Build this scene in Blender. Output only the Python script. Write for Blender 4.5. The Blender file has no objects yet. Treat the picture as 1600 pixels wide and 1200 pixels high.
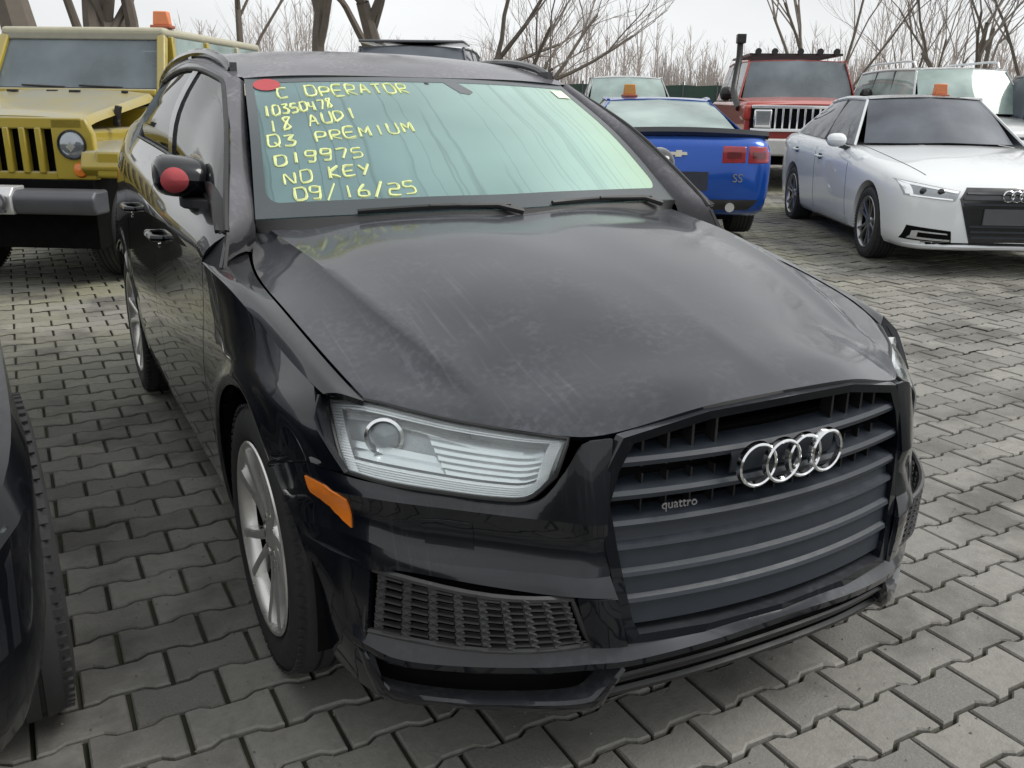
import bpy, math, random
import numpy as np
from mathutils import Vector, Matrix
from mathutils.bvhtree import BVHTree

# ------------------------------------------------------------------ camera, sky, sun, exposure
S = bpy.context.scene
COL = S.collection
CAM_P = (-1.316, -2.106, 1.416)
YAW, PITCH, ROLL = 0.49887, 0.30516, 0.01319
cd = bpy.data.cameras.new('camera'); cam = bpy.data.objects.new('camera', cd); COL.objects.link(cam)
cd.sensor_width = 36.0; cd.lens = 36.0 * 1400.4 / 1600.0; cd.clip_start = 0.05; cd.clip_end = 3000
_f = np.array([math.sin(YAW) * math.cos(PITCH), math.cos(YAW) * math.cos(PITCH), -math.sin(PITCH)])
_r = np.array([math.cos(YAW), -math.sin(YAW), 0.0]); _u = np.cross(_r, _f)
_r2 = _r * math.cos(ROLL) + _u * math.sin(ROLL); _u2 = -_r * math.sin(ROLL) + _u * math.cos(ROLL)
cam.matrix_world = Matrix(((_r2[0], _u2[0], -_f[0], CAM_P[0]), (_r2[1], _u2[1], -_f[1], CAM_P[1]), (_r2[2], _u2[2], -_f[2], CAM_P[2]), (0, 0, 0, 1)))
S.camera = cam

world = bpy.data.worlds.new('World'); S.world = world; world.use_nodes = True
nt = world.node_tree; nt.nodes.clear()
SUN_EL, SUN_ROT = math.radians(50), math.radians(118)
sky = nt.nodes.new('ShaderNodeTexSky'); sky.sky_type = 'NISHITA'; sky.sun_disc = False
sky.sun_elevation = SUN_EL; sky.sun_rotation = SUN_ROT; sky.dust_density = 4.0; sky.air_density = 1.0
hsv = nt.nodes.new('ShaderNodeHueSaturation'); hsv.inputs['Saturation'].default_value = 0.25
nt.links.new(sky.outputs[0], hsv.inputs['Color'])
tc = nt.nodes.new('ShaderNodeTexCoord')
nz = nt.nodes.new('ShaderNodeTexNoise'); nz.inputs['Scale'].default_value = 2.2; nz.inputs['Detail'].default_value = 5
mp = nt.nodes.new('ShaderNodeMapping'); mp.inputs['Scale'].default_value = (1, 1, 3)
nt.links.new(tc.outputs['Generated'], mp.inputs[0]); nt.links.new(mp.outputs[0], nz.inputs['Vector'])
cr_ = nt.nodes.new('ShaderNodeMapRange'); cr_.inputs['From Min'].default_value = .3; cr_.inputs['From Max'].default_value = .7
cr_.inputs['To Min'].default_value = .86; cr_.inputs['To Max'].default_value = 1.06
nt.links.new(nz.outputs['Fac'], cr_.inputs['Value'])
cloud = nt.nodes.new('ShaderNodeMix'); cloud.data_type = 'RGBA'; cloud.blend_type = 'MULTIPLY'; cloud.inputs[0].default_value = 1
cloud.inputs[6].default_value = (9.6, 9.8, 9.9, 1)
nt.links.new(cr_.outputs[0], cloud.inputs[7])
mx = nt.nodes.new('ShaderNodeMix'); mx.data_type = 'RGBA'; mx.inputs[0].default_value = 0.9      # closed cloud deck over the clear sky
nt.links.new(hsv.outputs[0], mx.inputs[6]); nt.links.new(cloud.outputs[2], mx.inputs[7])
bg = nt.nodes.new('ShaderNodeBackground'); bg.inputs['Strength'].default_value = 0.096
nt.links.new(mx.outputs[2], bg.inputs['Color'])
wo = nt.nodes.new('ShaderNodeOutputWorld'); nt.links.new(bg.outputs[0], wo.inputs[0])

sl = bpy.data.lights.new('sun', 'SUN'); sl.energy = 2.3; sl.angle = math.radians(28); sl.color = (1.0, .97, .92)
sun = bpy.data.objects.new('sun', sl); COL.objects.link(sun)
_d = Vector((math.sin(SUN_ROT) * math.cos(SUN_EL), math.cos(SUN_ROT) * math.cos(SUN_EL), math.sin(SUN_EL)))
sun.rotation_euler = _d.to_track_quat('Z', 'Y').to_euler(); sun.location = (0, 0, 30)
S.view_settings.view_transform = 'Standard'; S.view_settings.look = 'None'; S.view_settings.gamma = 1
S.view_settings.use_curve_mapping = False; S.view_settings.exposure = 0.15
S.render.engine = 'CYCLES'; S.cycles.use_denoising = True
S.cycles.max_bounces = 8; S.cycles.transparent_max_bounces = 12

# ------------------------------------------------------------------ small helpers
rnd = random.Random(7)
PI = math.pi

class MB:
    def __init__(s): s.v = []; s.f = []
    def add(s, vs, fs):
        o = len(s.v); s.v.extend(tuple(map(float, p)) for p in vs); s.f.extend(tuple(i + o for i in f) for f in fs); return s
    def box(s, c, d, rz=0.0, rx=0.0, ry=0.0):
        M = Matrix.Rotation(rz, 3, 'Z') @ Matrix.Rotation(ry, 3, 'Y') @ Matrix.Rotation(rx, 3, 'X')
        vs = [Vector(c) + M @ Vector((sx * d[0] / 2, sy * d[1] / 2, sz * d[2] / 2)) for sz in (-1, 1) for sy in (-1, 1) for sx in (-1, 1)]
        return s.add(vs, [(0, 2, 3, 1), (4, 5, 7, 6), (0, 1, 5, 4), (2, 6, 7, 3), (0, 4, 6, 2), (1, 3, 7, 5)])
    def bar(s, a, b, w, h, up=(0, 0, 1)):
        a = Vector(a); b = Vector(b); t = (b - a).normalized(); n = t.cross(Vector(up))
        if n.length < 1e-4: n = t.cross(Vector((1, 0, 0)))
        n.normalize(); m = n.cross(t)
        vs = [p + n * (sx * w / 2) + m * (sz * h / 2) for p in (a, b) for sx, sz in ((-1, -1), (1, -1), (1, 1), (-1, 1))]
        return s.add(vs, [(0, 1, 2, 3), (7, 6, 5, 4), (0, 4, 5, 1), (1, 5, 6, 2), (2, 6, 7, 3), (3, 7, 4, 0)])
    def tube(s, pts, rad, n=8, closed=False, caps=True):
        pts = [Vector(p) for p in pts]; k = len(pts)
        if not hasattr(rad, '__len__'): rad = [rad] * k
        t0 = (pts[1] - pts[0]).normalized(); nrm = t0.orthogonal().normalized(); rings = []
        for i, p in enumerate(pts):
            a = pts[(i - 1) % k] if (closed or i) else p; b = pts[(i + 1) % k] if (closed or i < k - 1) else p
            t = (b - a).normalized(); nrm = (nrm - t * nrm.dot(t)).normalized(); bn = t.cross(nrm)
            rings.append([p + (nrm * math.cos(2 * PI * j / n) + bn * math.sin(2 * PI * j / n)) * rad[i] for j in range(n)])
        vs = [q for r in rings for q in r]; fs = []
        for i in range(k if closed else k - 1):
            i2 = (i + 1) % k
            for j in range(n): fs.append((i * n + j, i * n + (j + 1) % n, i2 * n + (j + 1) % n, i2 * n + j))
        if caps and not closed: fs.append(tuple(range(n))[::-1]); fs.append(tuple((k - 1) * n + j for j in range(n)))
        return s.add(vs, fs)
    def grid(s, P, out=None, thick=0.0):
        """P[i][j] points; faces turned to look along OUT (a direction); THICK gives a closed sheet that goes inward."""
        P = np.array(P, float); ni, nj = P.shape[:2]; V = P.reshape(-1, 3)
        F = [(i * nj + j, (i + 1) * nj + j, (i + 1) * nj + j + 1, i * nj + j + 1) for i in range(ni - 1) for j in range(nj - 1)]
        du = np.gradient(P, axis=0); dv = np.gradient(P, axis=1); N = np.cross(du, dv); N /= (np.linalg.norm(N, axis=2, keepdims=True) + 1e-12)
        if out is not None and (N.reshape(-1, 3).mean(0) @ np.array(out, float)) < 0:
            F = [f[::-1] for f in F]; N = -N
        if not thick: return s.add(V, F)
        V2 = (P - N * thick).reshape(-1, 3); m = len(V); F2 = list(F) + [tuple(i + m for i in f[::-1]) for f in F]
        edge = {}
        for f in F:
            for a, b in zip(f, f[1:] + f[:1]):
                if (b, a) in edge: del edge[(b, a)]
                else: edge[(a, b)] = 1
        for a, b in edge: F2.append((b, a, a + m, b + m))
        return s.add(np.vstack([V, V2]), F2)
    def lathe(s, prof, n=48, axis='x', c=(0, 0, 0), closed=False):
        """prof: (offset along the axis, radius)"""
        vs = []
        for i in range(n):
            a = 2 * PI * i / n
            for d, r in prof:
                q = (d, r * math.cos(a), r * math.sin(a)) if axis == 'x' else ((r * math.cos(a), d, r * math.sin(a)) if axis == 'y' else (r * math.cos(a), r * math.sin(a), d))
                vs.append((q[0] + c[0], q[1] + c[1], q[2] + c[2]))
        m = len(prof); fs = []
        for i in range(n):
            i2 = (i + 1) % n
            for j in range(m if closed else m - 1):
                j2 = (j + 1) % m; fs.append((i * m + j, i * m + j2, i2 * m + j2, i2 * m + j))
        return s.add(vs, fs)
    def prism(s, poly, d0, d1, axis='y'):
        """poly of 2-D points pulled along AXIS from d0 to d1"""
        n = len(poly); put = {'y': lambda p, d: (p[0], d, p[1]), 'x': lambda p, d: (d, p[0], p[1]), 'z': lambda p, d: (p[0], p[1], d)}[axis]
        vs = [put(p, d0) for p in poly] + [put(p, d1) for p in poly]
        fs = [tuple(range(n)), tuple(range(2 * n - 1, n - 1, -1))] + [(i, i + n, (i + 1) % n + n, (i + 1) % n) for i in range(n)]
        return s.add(vs, fs)
    def sub(s, o, M=None):
        return s.add([M @ Vector(p) for p in o.v] if M else o.v, o.f)

def mesh(name, mb, mat=None, smooth=True, ang=35, fix=False):
    me = bpy.data.meshes.new(name); me.from_pydata(mb.v, [], mb.f); me.validate()
    if fix:
        import bmesh
        bm = bmesh.new(); bm.from_mesh(me); bmesh.ops.recalc_face_normals(bm, faces=bm.faces); bm.to_mesh(me); bm.free()
    if smooth:
        me.shade_smooth(); me.set_sharp_from_angle(angle=math.radians(ang))
    if mat is not None: me.materials.append(mat)
    me.update(); return me
def obj(name, mb, mat=None, parent=None, smooth=True, ang=35, bevel=0, fix=False, seg=2):
    me = mb if isinstance(mb, bpy.types.Mesh) else mesh(name, mb, mat, smooth, ang, fix)
    o = bpy.data.objects.new(name, me); COL.objects.link(o)
    if parent: o.parent = parent
    if bevel:
        m = o.modifiers.new('Bevel', 'BEVEL'); m.width = bevel; m.segments = seg; m.limit_method = 'ANGLE'; m.angle_limit = math.radians(40); m.harden_normals = False
    return o
def tag(o, label=None, cat=None, group=None, kind=None):
    for k, v in (('label', label), ('category', cat), ('group', group), ('kind', kind)):
        if v: o[k] = v
    return o
def thing(name, label, cat, loc=(0, 0, 0), rz=0.0, group=None):
    o = bpy.data.objects.new(name, None); COL.objects.link(o); o.location = loc; o.rotation_euler = (0, 0, rz); o.empty_display_size = .2
    return tag(o, label, cat, group)
def copy_tree(o, parent=None):
    c = o.copy(); COL.objects.link(c)
    if parent: c.parent = parent
    for ch in list(o.children): copy_tree(ch, c)
    return c

def cr(pts, n):
    """Catmull-Rom through pts, n points evenly spread by chord"""
    P = np.array(pts, float)
    if len(P) == 2: t = np.linspace(0, 1, n)[:, None]; return P[0] * (1 - t) + P[1] * t
    d = np.r_[0, np.cumsum(np.maximum(np.linalg.norm(np.diff(P, axis=0), axis=1), 1e-9))]
    T = np.linspace(0, d[-1], n); m = np.empty_like(P)
    m[1:-1] = (P[2:] - P[:-2]) / (d[2:] - d[:-2])[:, None]; m[0] = (P[1] - P[0]) / (d[1] - d[0]); m[-1] = (P[-1] - P[-2]) / (d[-1] - d[-2])
    k = np.clip(np.searchsorted(d, T, side='right') - 1, 0, len(P) - 2); h = d[k + 1] - d[k]; t = (T - d[k]) / h
    t = t[:, None]; h = h[:, None]
    return (2 * t**3 - 3 * t**2 + 1) * P[k] + (t**3 - 2 * t**2 + t) * h * m[k] + (-2 * t**3 + 3 * t**2) * P[k + 1] + (t**3 - t**2) * h * m[k + 1]
def loft(curves, nu, nv, lin=False):
    C = np.array([cr(c, nv) for c in curves]); ni = len(curves)
    if lin:
        t = np.linspace(0, ni - 1, nu); i = np.clip(t.astype(int), 0, ni - 2); w = (t - i)[:, None, None]
        return C[i] * (1 - w) + C[i + 1] * w
    return np.stack([cr(C[:, j], nu) for j in range(nv)], 1)
def flip(P, s):
    P = np.array(P, float).copy(); P[..., 0] *= s; return P
def ip(x, xs, ys): return float(np.interp(x, xs, ys))
def spl(xs, ys, n=120):
    """smooth interpolation table"""
    q = cr(np.stack([xs, ys], 1), n); return lambda x: float(np.interp(x, q[:, 0], q[:, 1]))

# ------------------------------------------------------------------ materials
def mat(name):
    m = bpy.data.materials.new(name); m.use_nodes = True; nt = m.node_tree; b = nt.nodes['Principled BSDF']; return m, nt, b
def N(nt, kind, **kw):
    n = nt.nodes.new(kind)
    for k, v in kw.items():
        if k.startswith('i_'): n.inputs[k[2:].replace('_', ' ')].default_value = v
        else: setattr(n, k, v)
    return n
def L(nt, a, b): nt.links.new(a, b)
def ramp(nt, src, a, b, lo=0.0, hi=1.0):
    r = N(nt, 'ShaderNodeMapRange'); r.inputs['From Min'].default_value = a; r.inputs['From Max'].default_value = b
    r.inputs['To Min'].default_value = lo; r.inputs['To Max'].default_value = hi; L(nt, src, r.inputs['Value']); return r.outputs[0]
def mixc(nt, fac, a, b):
    m = N(nt, 'ShaderNodeMix', data_type='RGBA')
    for k, v in ((0, fac), (6, a), (7, b)):
        if hasattr(v, 'links') or isinstance(v, bpy.types.NodeSocket): L(nt, v, m.inputs[k])
        else: m.inputs[k].default_value = v if k == 0 else (*v, 1)
    return m.outputs[2]
def math_(nt, op, a, b):
    m = N(nt, 'ShaderNodeMath', operation=op)
    for k, v in ((0, a), (1, b)):
        if isinstance(v, bpy.types.NodeSocket): L(nt, v, m.inputs[k])
        else: m.inputs[k].default_value = v
    return m.outputs[0]
def noise(nt, scale, detail=4, stretch=None, rough=.5):
    tc = N(nt, 'ShaderNodeTexCoord'); n = N(nt, 'ShaderNodeTexNoise'); n.inputs['Scale'].default_value = scale; n.inputs['Detail'].default_value = detail; n.inputs['Roughness'].default_value = rough
    if stretch:
        mp = N(nt, 'ShaderNodeMapping'); mp.inputs['Scale'].default_value = stretch; L(nt, tc.outputs['Object'], mp.inputs[0]); L(nt, mp.outputs[0], n.inputs['Vector'])
    else: L(nt, tc.outputs['Object'], n.inputs['Vector'])
    return n.outputs['Fac']
def plain(name, col, rough=.5, metal=0.0, coat=0.0, var=.15, scale=14, bump=0.0, spec=.5):
    m, nt, b = mat(name)
    f = noise(nt, scale); L(nt, mixc(nt, f, tuple(c * (1 - var) for c in col), tuple(min(1, c * (1 + var)) for c in col)), b.inputs['Base Color'])
    L(nt, ramp(nt, f, .3, .7, max(.02, rough * .85), min(1, rough * 1.15)), b.inputs['Roughness'])
    b.inputs['Metallic'].default_value = metal; b.inputs['Coat Weight'].default_value = coat; b.inputs['Coat Roughness'].default_value = .04; b.inputs['Specular IOR Level'].default_value = spec
    if bump:
        bp = N(nt, 'ShaderNodeBump'); bp.inputs['Strength'].default_value = bump; bp.inputs['Distance'].default_value = .002
        L(nt, noise(nt, scale * 12), bp.inputs['Height']); L(nt, bp.outputs[0], b.inputs['Normal'])
    return m
def car_paint(name, col, flake=0.3, rough=.3, dust=.25, dustcol=(.20, .195, .185), streak=0.0):
    """clear-coated paint with settled dust on what faces up, and thin dirt runs"""
    m, nt, b = mat(name)
    n1 = noise(nt, 3.0, 6); n2 = noise(nt, 60, 3)
    geo = N(nt, 'ShaderNodeNewGeometry'); sep = N(nt, 'ShaderNodeSeparateXYZ'); L(nt, geo.outputs['Normal'], sep.inputs[0])
    up = ramp(nt, sep.outputs['Z'], .15, .9)
    d = math_(nt, 'MULTIPLY', up, ramp(nt, n1, .25, .75, dust * .55, dust * 1.3))
    d = math_(nt, 'ADD', d, math_(nt, 'MULTIPLY', up, math_(nt, 'MULTIPLY', ramp(nt, n2, .45, .75, 0.0, dust * .9), ramp(nt, noise(nt, 7, 5), .42, .62))))
    if streak:
        s1 = noise(nt, 1.0, 4, (95, 3.6, 3.6)); s2 = noise(nt, 2.9, 4)
        st = math_(nt, 'MULTIPLY', math_(nt, 'MULTIPLY', ramp(nt, s1, .56, .76, 0, .38), ramp(nt, s2, .50, .64)), streak)
        d = math_(nt, 'ADD', d, st)
    L(nt, mixc(nt, d, col, dustcol), b.inputs['Base Color'])
    L(nt, ramp(nt, d, 0, .5, rough, .75), b.inputs['Roughness'])
    b.inputs['Metallic'].default_value = flake
    L(nt, ramp(nt, d, 0.02, .5, 1.0, .75), b.inputs['Coat Weight']); L(nt, ramp(nt, d, 0, .4, .02, .16), b.inputs['Coat Roughness'])
    b.inputs['Coat IOR'].default_value = 1.42; b.inputs['Specular IOR Level'].default_value = .12
    return m
def schlick(nt, f0):
    """mirror share of a pane, the same from either side"""
    g = N(nt, 'ShaderNodeNewGeometry'); d = N(nt, 'ShaderNodeVectorMath', operation='DOT_PRODUCT'); L(nt, g.outputs['Incoming'], d.inputs[0]); L(nt, g.outputs['Normal'], d.inputs[1])
    c = math_(nt, 'SUBTRACT', 1.0, math_(nt, 'ABSOLUTE', d.outputs['Value'], 0.0)); return math_(nt, 'ADD', math_(nt, 'MULTIPLY', math_(nt, 'POWER', c, 5.0), 1 - f0), f0)
def glass_dark(name, tint=(.02, .03, .03), film=(.25, .33, .33), amount=.15, rough=.03, f0=.045):
    """pane: clear tint seen through, plus a film of dust and condensation"""
    m, nt, b = mat(name); out = nt.nodes['Material Output']
    tr = N(nt, 'ShaderNodeBsdfTransparent'); tr.inputs[0].default_value = (*tint, 1)
    b.inputs['Base Color'].default_value = (*film, 1); b.inputs['Roughness'].default_value = .5
    gl = N(nt, 'ShaderNodeBsdfGlossy'); gl.inputs['Roughness'].default_value = rough
    fr = schlick(nt, f0)
    n1 = noise(nt, 1.6, 4)
    a = ramp(nt, n1, .3, .7, amount * .6, amount * 1.35)
    m1 = N(nt, 'ShaderNodeMixShader'); L(nt, a, m1.inputs[0]); L(nt, tr.outputs[0], m1.inputs[1]); L(nt, b.outputs[0], m1.inputs[2])
    m2 = N(nt, 'ShaderNodeMixShader'); L(nt, fr, m2.inputs[0]); L(nt, m1.outputs[0], m2.inputs[1]); L(nt, gl.outputs[0], m2.inputs[2])
    L(nt, m2.outputs[0], out.inputs['Surface']); return m

M_black = car_paint('black_paint', (.004, .005, .008), .15, .25, .10, (.20, .20, .20), .16)
M_hoodp = car_paint('black_paint_dusty', (.004, .0055, .009), .15, .3, .20, (.20, .21, .235), .50)
M_blackc = plain('black_paint_clean', (.004, .0045, .006), .22, coat=.25, spec=.2)
M_bump = car_paint('black_paint_bumper', (.004, .0055, .009), .15, .22, .20, (.19, .20, .215), .30)
M_trim = plain('black_trim', (.012, .012, .013), .45, bump=.1)
M_gloss = plain('gloss_black_trim', (.012, .013, .016), .18, coat=.6)
M_slat = plain('grey_blue_plastic', (.019, .025, .034), .48, bump=.1, scale=30)
M_dark = plain('dark_cavity', (.004, .004, .004), .9, spec=.1)
M_rub = plain('tyre_rubber', (.022, .022, .023), .75, bump=.35, scale=25)
M_chrome = plain('chrome', (.78, .79, .80), .12, 1.0, var=.05)
M_alloy = plain('alloy', (.74, .73, .71), .30, .8, var=.08)
M_alloyd = plain('dark_alloy', (.16, .165, .17), .35, .8)
M_disc = plain('brake_disc', (.13, .125, .12), .45, .8)
M_white = plain('light_guide_white', (.93, .94, .95), .22, .85, var=.03)
M_silverp = plain('silver_plastic', (.55, .57, .59), .3, .6)
M_orange = plain('amber_lens', (.75, .20, .02), .25, coat=.8)
M_red = plain('red_lens', (.30, .012, .022), .2, coat=.8)
M_seat = plain('seat_cloth', (.035, .037, .04), .8)
M_yellow = plain('paint_marker_yellow', (.64, .70, .32), .8, var=.25, scale=40)
M_sticker = plain('red_sticker', (.40, .06, .07), .6)
M_paper = plain('paper', (.72, .74, .60), .7)
M_oplas = plain('orange_plastic', (.72, .24, .10), .5)

# ================================================================== the black SUV (front axle at the origin, nose towards -y)
Q = thing('suv', 'dusty black SUV in front with yellow handwriting on its windscreen', 'car')
OW = [0, .2, .4, .5, .6, .7, .76, .80, .835, .865, .885, .90, .905]
OY = [-.905, -.895, -.85, -.805, -.74, -.66, -.595, -.54, -.48, -.42, -.36, -.28, -.2]
def wo(y): return ip(y, OY, OW)
_cr = [(-.47, .802, .822), (-.40, .822, .841), (-.32, .833, .854), (-.20, .842, .871), (-.08, .852, .896), (.05, .863, .923), (.2, .878, .955), (.45, .890, .975), (.8, .898, .998), (1.2, .902, 1.022),
       (1.8, .897, 1.054), (2.6, .880, 1.086), (3.0, .845, 1.095), (3.3, .76, 1.09), (3.46, .60, 1.08)]
wc = spl([p[0] for p in _cr], [p[1] for p in _cr]); zc = spl([p[0] for p in _cr], [p[2] for p in _cr])
_lv = spl([.14, .20, .28, .40, .55, .68, .78, .88, 1.0], [.80, .845, .876, .893, .905, .912, .905, .900, .902])
AR, AZ, RY = .395, .352, 2.603
def sx(y, z):
    g = 1.0
    if y < -.2: g = wo(y) / .905
    if y > 2.85: g = ip(y, [2.85, 3.1, 3.3, 3.42, 3.48], [1, .965, .88, .76, .62])
    k = min(max((z - .80) / max(.05, zc(y) - .80), 0), 1)
    w = _lv(z) * g * (1 - k) + wc(y) * k
    for cy in (0, RY):
        r = math.hypot(y - cy, z - AZ); w += .011 * math.exp(-((r - AR - .022) / .020) ** 2) * (1 if cy or y > 0 else min(1, max(0, (z - .60) / .14)))
    return w
def side(y, z): return (sx(y, z), y, z)
HE = [(.751, -.452, .834), (.763, -.40, .852), (.777, -.32, .877), (.789, -.18, .909), (.798, 0, .943), (.799, .12, .958), (.793, .26, .973), (.775, .40, .998), (.758, .475, 1.018), (.738, .492, 1.056)]

def pair(name, build, material, **kw):
    """one part on each side of the car: build(mb, s) with s = -1 on the side seen here"""
    r = []
    for s in (-1, 1):
        mb = MB(); build(mb, s); r.append(obj(name, mb, material, kw.get('parent', Q), ang=kw.get('ang', 40), bevel=kw.get('bevel', 0), fix=kw.get('fix', False)))
    return r

# ---- bonnet
_cen = [(0, .30, 1.088), (0, .20, 1.079), (0, .05, 1.064), (0, -.25, 1.018), (0, -.50, .966), (0, -.70, .918), (0, -.80, .888), (0, -.850, .866)]
_cre = [(.705, .447, 1.062), (.697, .33, 1.050), (.678, .10, 1.024), (.645, -.18, .970), (.595, -.40, .908), (.563, -.53, .862), (.560, -.61, .832), (.562, -.652, .812)]
_edg = [(.736, .490, 1.056), (.771, .40, .998), (.794, .22, .968), (.795, -.03, .937), (.780, -.27, .889), (.767, -.37, .862), (.757, -.42, .845), (.749, -.452, .833)]
rowsI, rowsO = [], []
for k, (a, b, c) in enumerate(zip(_cen, _cre, _edg)):
    a, b, c = map(np.array, (a, b, c))
    if k == 7: inner = [a, (.20, -.843, .859), (.375, -.80, .820), (.441, -.767, .810), b]
    elif k == 6: inner = [a, (.20, -.786, .884), (.36, -.735, .858), (.45, -.678, .845), b]
    else: inner = [a] + [a * (1 - t) + b * t + np.array((0, 0, h)) for t, h in ((.3, .015), (.6, .012), (.86, -.003))] + [b]
    rowsI.append(inner)
    m = b * .55 + c * .45 + np.array((0, 0, -.009 if k < 6 else 0)); 
    if k == 7: m = np.array((.660, -.563, .822))
    rowsO.append([b, b * .965 + c * .035 + np.array((0, 0, -.0025 if k < 6 else 0)), b * .84 + c * .16 + np.array((0, 0, -.007 if k < 6 else 0)), m, c])
PI_ = loft(rowsI, 40, 30); PO_ = loft(rowsO, 40, 24)
half = np.concatenate([PI_, PO_[:, 1:]], 1)
full = np.concatenate([flip(half, -1)[:, ::-1], half[:, 1:]], 1)
mb = MB(); mb.grid(full, (0, -.3, 1), .012)
obj('bonnet', mb, M_hoodp, Q, ang=50)

# ---- front wings
def wing(mb, s):
    o = [];
    th0, th1 = math.radians(50), math.radians(194)
    outer_y = spl([68, 78, 90, 120, 150], [-.395, -.21, .0, .27, .489])
    rows = []
    for i in range(44):
        th = th0 + (th1 - th0) * i / 43; d = math.degrees(th)
        b = (-AR * math.cos(th), AZ + AR * math.sin(th))
        if d <= 60: q = (d - 50) / 10; t = (-.262 - .253 * q, ip(-.262 - .253 * q, [-.515, -.42, -.262], [.716, .712, .662]))
        elif d <= 68: q = (d - 60) / 8; t = (-.515 + .120 * q, .712 + (zc(-.395) - .712) * q)
        elif d <= 150: t = (outer_y(d), zc(outer_y(d)))
        else: q = (d - 150) / 44; t = (.489, zc(.489) * (1 - q) + .262 * q)
        rows.append([side(b[0] + (t[0] - b[0]) * u, b[1] + (t[1] - b[1]) * u) for u in (0, .03, .06, .1, .14, .2, .28, .38, .5, .62, .74, .86, .94, 1)])
    mb.grid(flip(rows, s), (s, 0, 0), .012)
    top = cr([(.756, -.453, .834)] + [(w + .006, y, z) for w, y, z in HE[1:]], 30); rows = []
    for i in range(30):
        t = top[i]; y = -.395 + .884 * min(1, max(0, (t[1] + .452) / .941)) if i < 29 else .489; c = np.array((wc(y), y, zc(y)))
        m = c * .5 + t * .5 + np.array((.008, 0, .010)); rows.append(cr([c, c * .8 + t * .2 + np.array((.004, 0, .006)), m, t], 10))
    mb.grid(flip(rows, s), (s * .5, 0, 1), .012)
    mb.grid(flip([[side(-.515 + .12 * q, .714 + (zc(-.395) - .714) * q), np.array((.816, -.500, .711)) * (1 - q) + np.array((.800, -.354, .816)) * q] for q in np.linspace(0, 1, 8)], s), (s * .5, -1, 0), .004)
    lip = [(sx(-AR * math.cos(t), AZ + AR * math.sin(t)) - .012, -AR * math.cos(t), AZ + AR * math.sin(t)) for t in np.linspace(math.radians(50), th1, 40)]
    g = [[p, (p[0] - .05, p[1], p[2])] for p in lip]; mb.grid(flip(g, s), None)
wings = pair('front_wing', wing, M_black)

# ---- doors, rear quarters
_zb = spl([.36, .40, .497, .72, 1.0, 1.42, 1.8, 2.25, 2.6, 3.0], [1.05, 1.066, 1.10, 1.135, 1.165, 1.21, 1.23, 1.247, 1.262, 1.28])
_wb = spl([.36, .497, .72, 1.42, 2.25, 2.6, 3.0], [.838, .829, .820, .808, .812, .800, .765])
def belt(y): return (_wb(y), y, _zb(y))
def panel_cols(ys_bot, ys_top, n, zbot=.262, fwd=0.0):
    rows = []
    for i in range(n):
        t = i / (n - 1); y0 = ys_bot[0] + (ys_bot[1] - ys_bot[0]) * t; y1 = ys_top[0] + (ys_top[1] - ys_top[0]) * t; zt = zc(y1)
        col = [side(y0 + (y1 - y0) * u, zbot + (zt - zbot) * u) for u in np.linspace(0, 1, 16)]
        c = np.array(col[-1]); bl = np.array(belt(y1 - fwd * (1 - t) ** 3))
        col += [tuple(c * (1 - u) + bl * u + np.array((.018 * math.sin(u * PI), 0, 0))) for u in (.06, .2, .45, .72, 1)]
        rows.append(col)
    return rows
def fdoor(mb, s): mb.grid(flip(panel_cols((.496, 1.44), (.496, 1.455), 22, .262, .10), s), (s, 0, 0), .012)
def rdoor(mb, s):
    rows = []
    for i in range(20):
        t = i / 19; y1 = 1.462 + (2.33 - 1.462) * t; zt = zc(y1); y0 = 1.446 + (2.14 - 1.446) * t
        col = []
        for u in np.linspace(0, 1, 16):
            z = .262 + (zt - .262) * u; y = y0 + (y1 - y0) * u
            lim = RY - math.sqrt(max(0, (AR + .012) ** 2 - (z - AZ) ** 2)) if abs(z - AZ) < AR + .012 else 9
            col.append(side(min(y, lim), z))
        c = np.array(col[-1]); bl = np.array(belt(y1))
        col += [tuple(c * (1 - u) + bl * u + np.array((.018 * math.sin(u * PI), 0, 0))) for u in (.06, .2, .45, .72, 1)]
        rows.append(col)
    mb.grid(flip(rows, s), (s, 0, 0), .012)
def rquarter(mb, s):
    rows = []
    for i in range(46):
        d = -14 + 208 * i / 45; th = math.radians(d)
        b = (RY - AR * math.cos(th), AZ + AR * math.sin(th))
        if d < 40: q = (d + 14) / 54; t = (2.20 + .137 * q, .40 + (zc(2.337) - .40) * q) if d > 6 else (b[0] - .002, b[1])
        elif d <= 150: y = 2.337 + (3.33 - 2.337) * (d - 40) / 110; t = (y, zc(y))
        else: q = (d - 150) / 44; t = (3.33 + .06 * q, zc(3.33) * (1 - q) + .30 * q)
        rows.append([side(b[0] + (t[0] - b[0]) * u, b[1] + (t[1] - b[1]) * u) for u in np.linspace(0, 1, 14)])
    mb.grid(flip(rows, s), (s, 0, 0), .012)
    rows = []
    for y in np.linspace(2.337, 3.30, 20):
        c = np.array((wc(y), y, zc(y))); bl = np.array((_wb(min(y, 3.0)) - max(0, y - 3) * .35, y, _zb(min(y, 3.0)))); r = np.array((ip(y, [2.25, 2.6, 3.0, 3.3], [.692, .668, .628, .56]), y - max(0, y - 2.9) * .5, ip(y, [2.25, 2.6, 3.0, 3.3], [1.48, 1.43, 1.36, 1.28])))
        rows.append(cr([c, c * .6 + bl * .4 + np.array((.012, 0, 0)), bl, bl * .5 + r * .5 + np.array((.012, 0, 0)), r], 14))
    mb.grid(flip(rows, s), (s, 0, .3), .012)
fd = pair('front_door', fdoor, M_black); rd = pair('rear_door', rdoor, M_black); pair('rear_quarter', rquarter, M_black)
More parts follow.
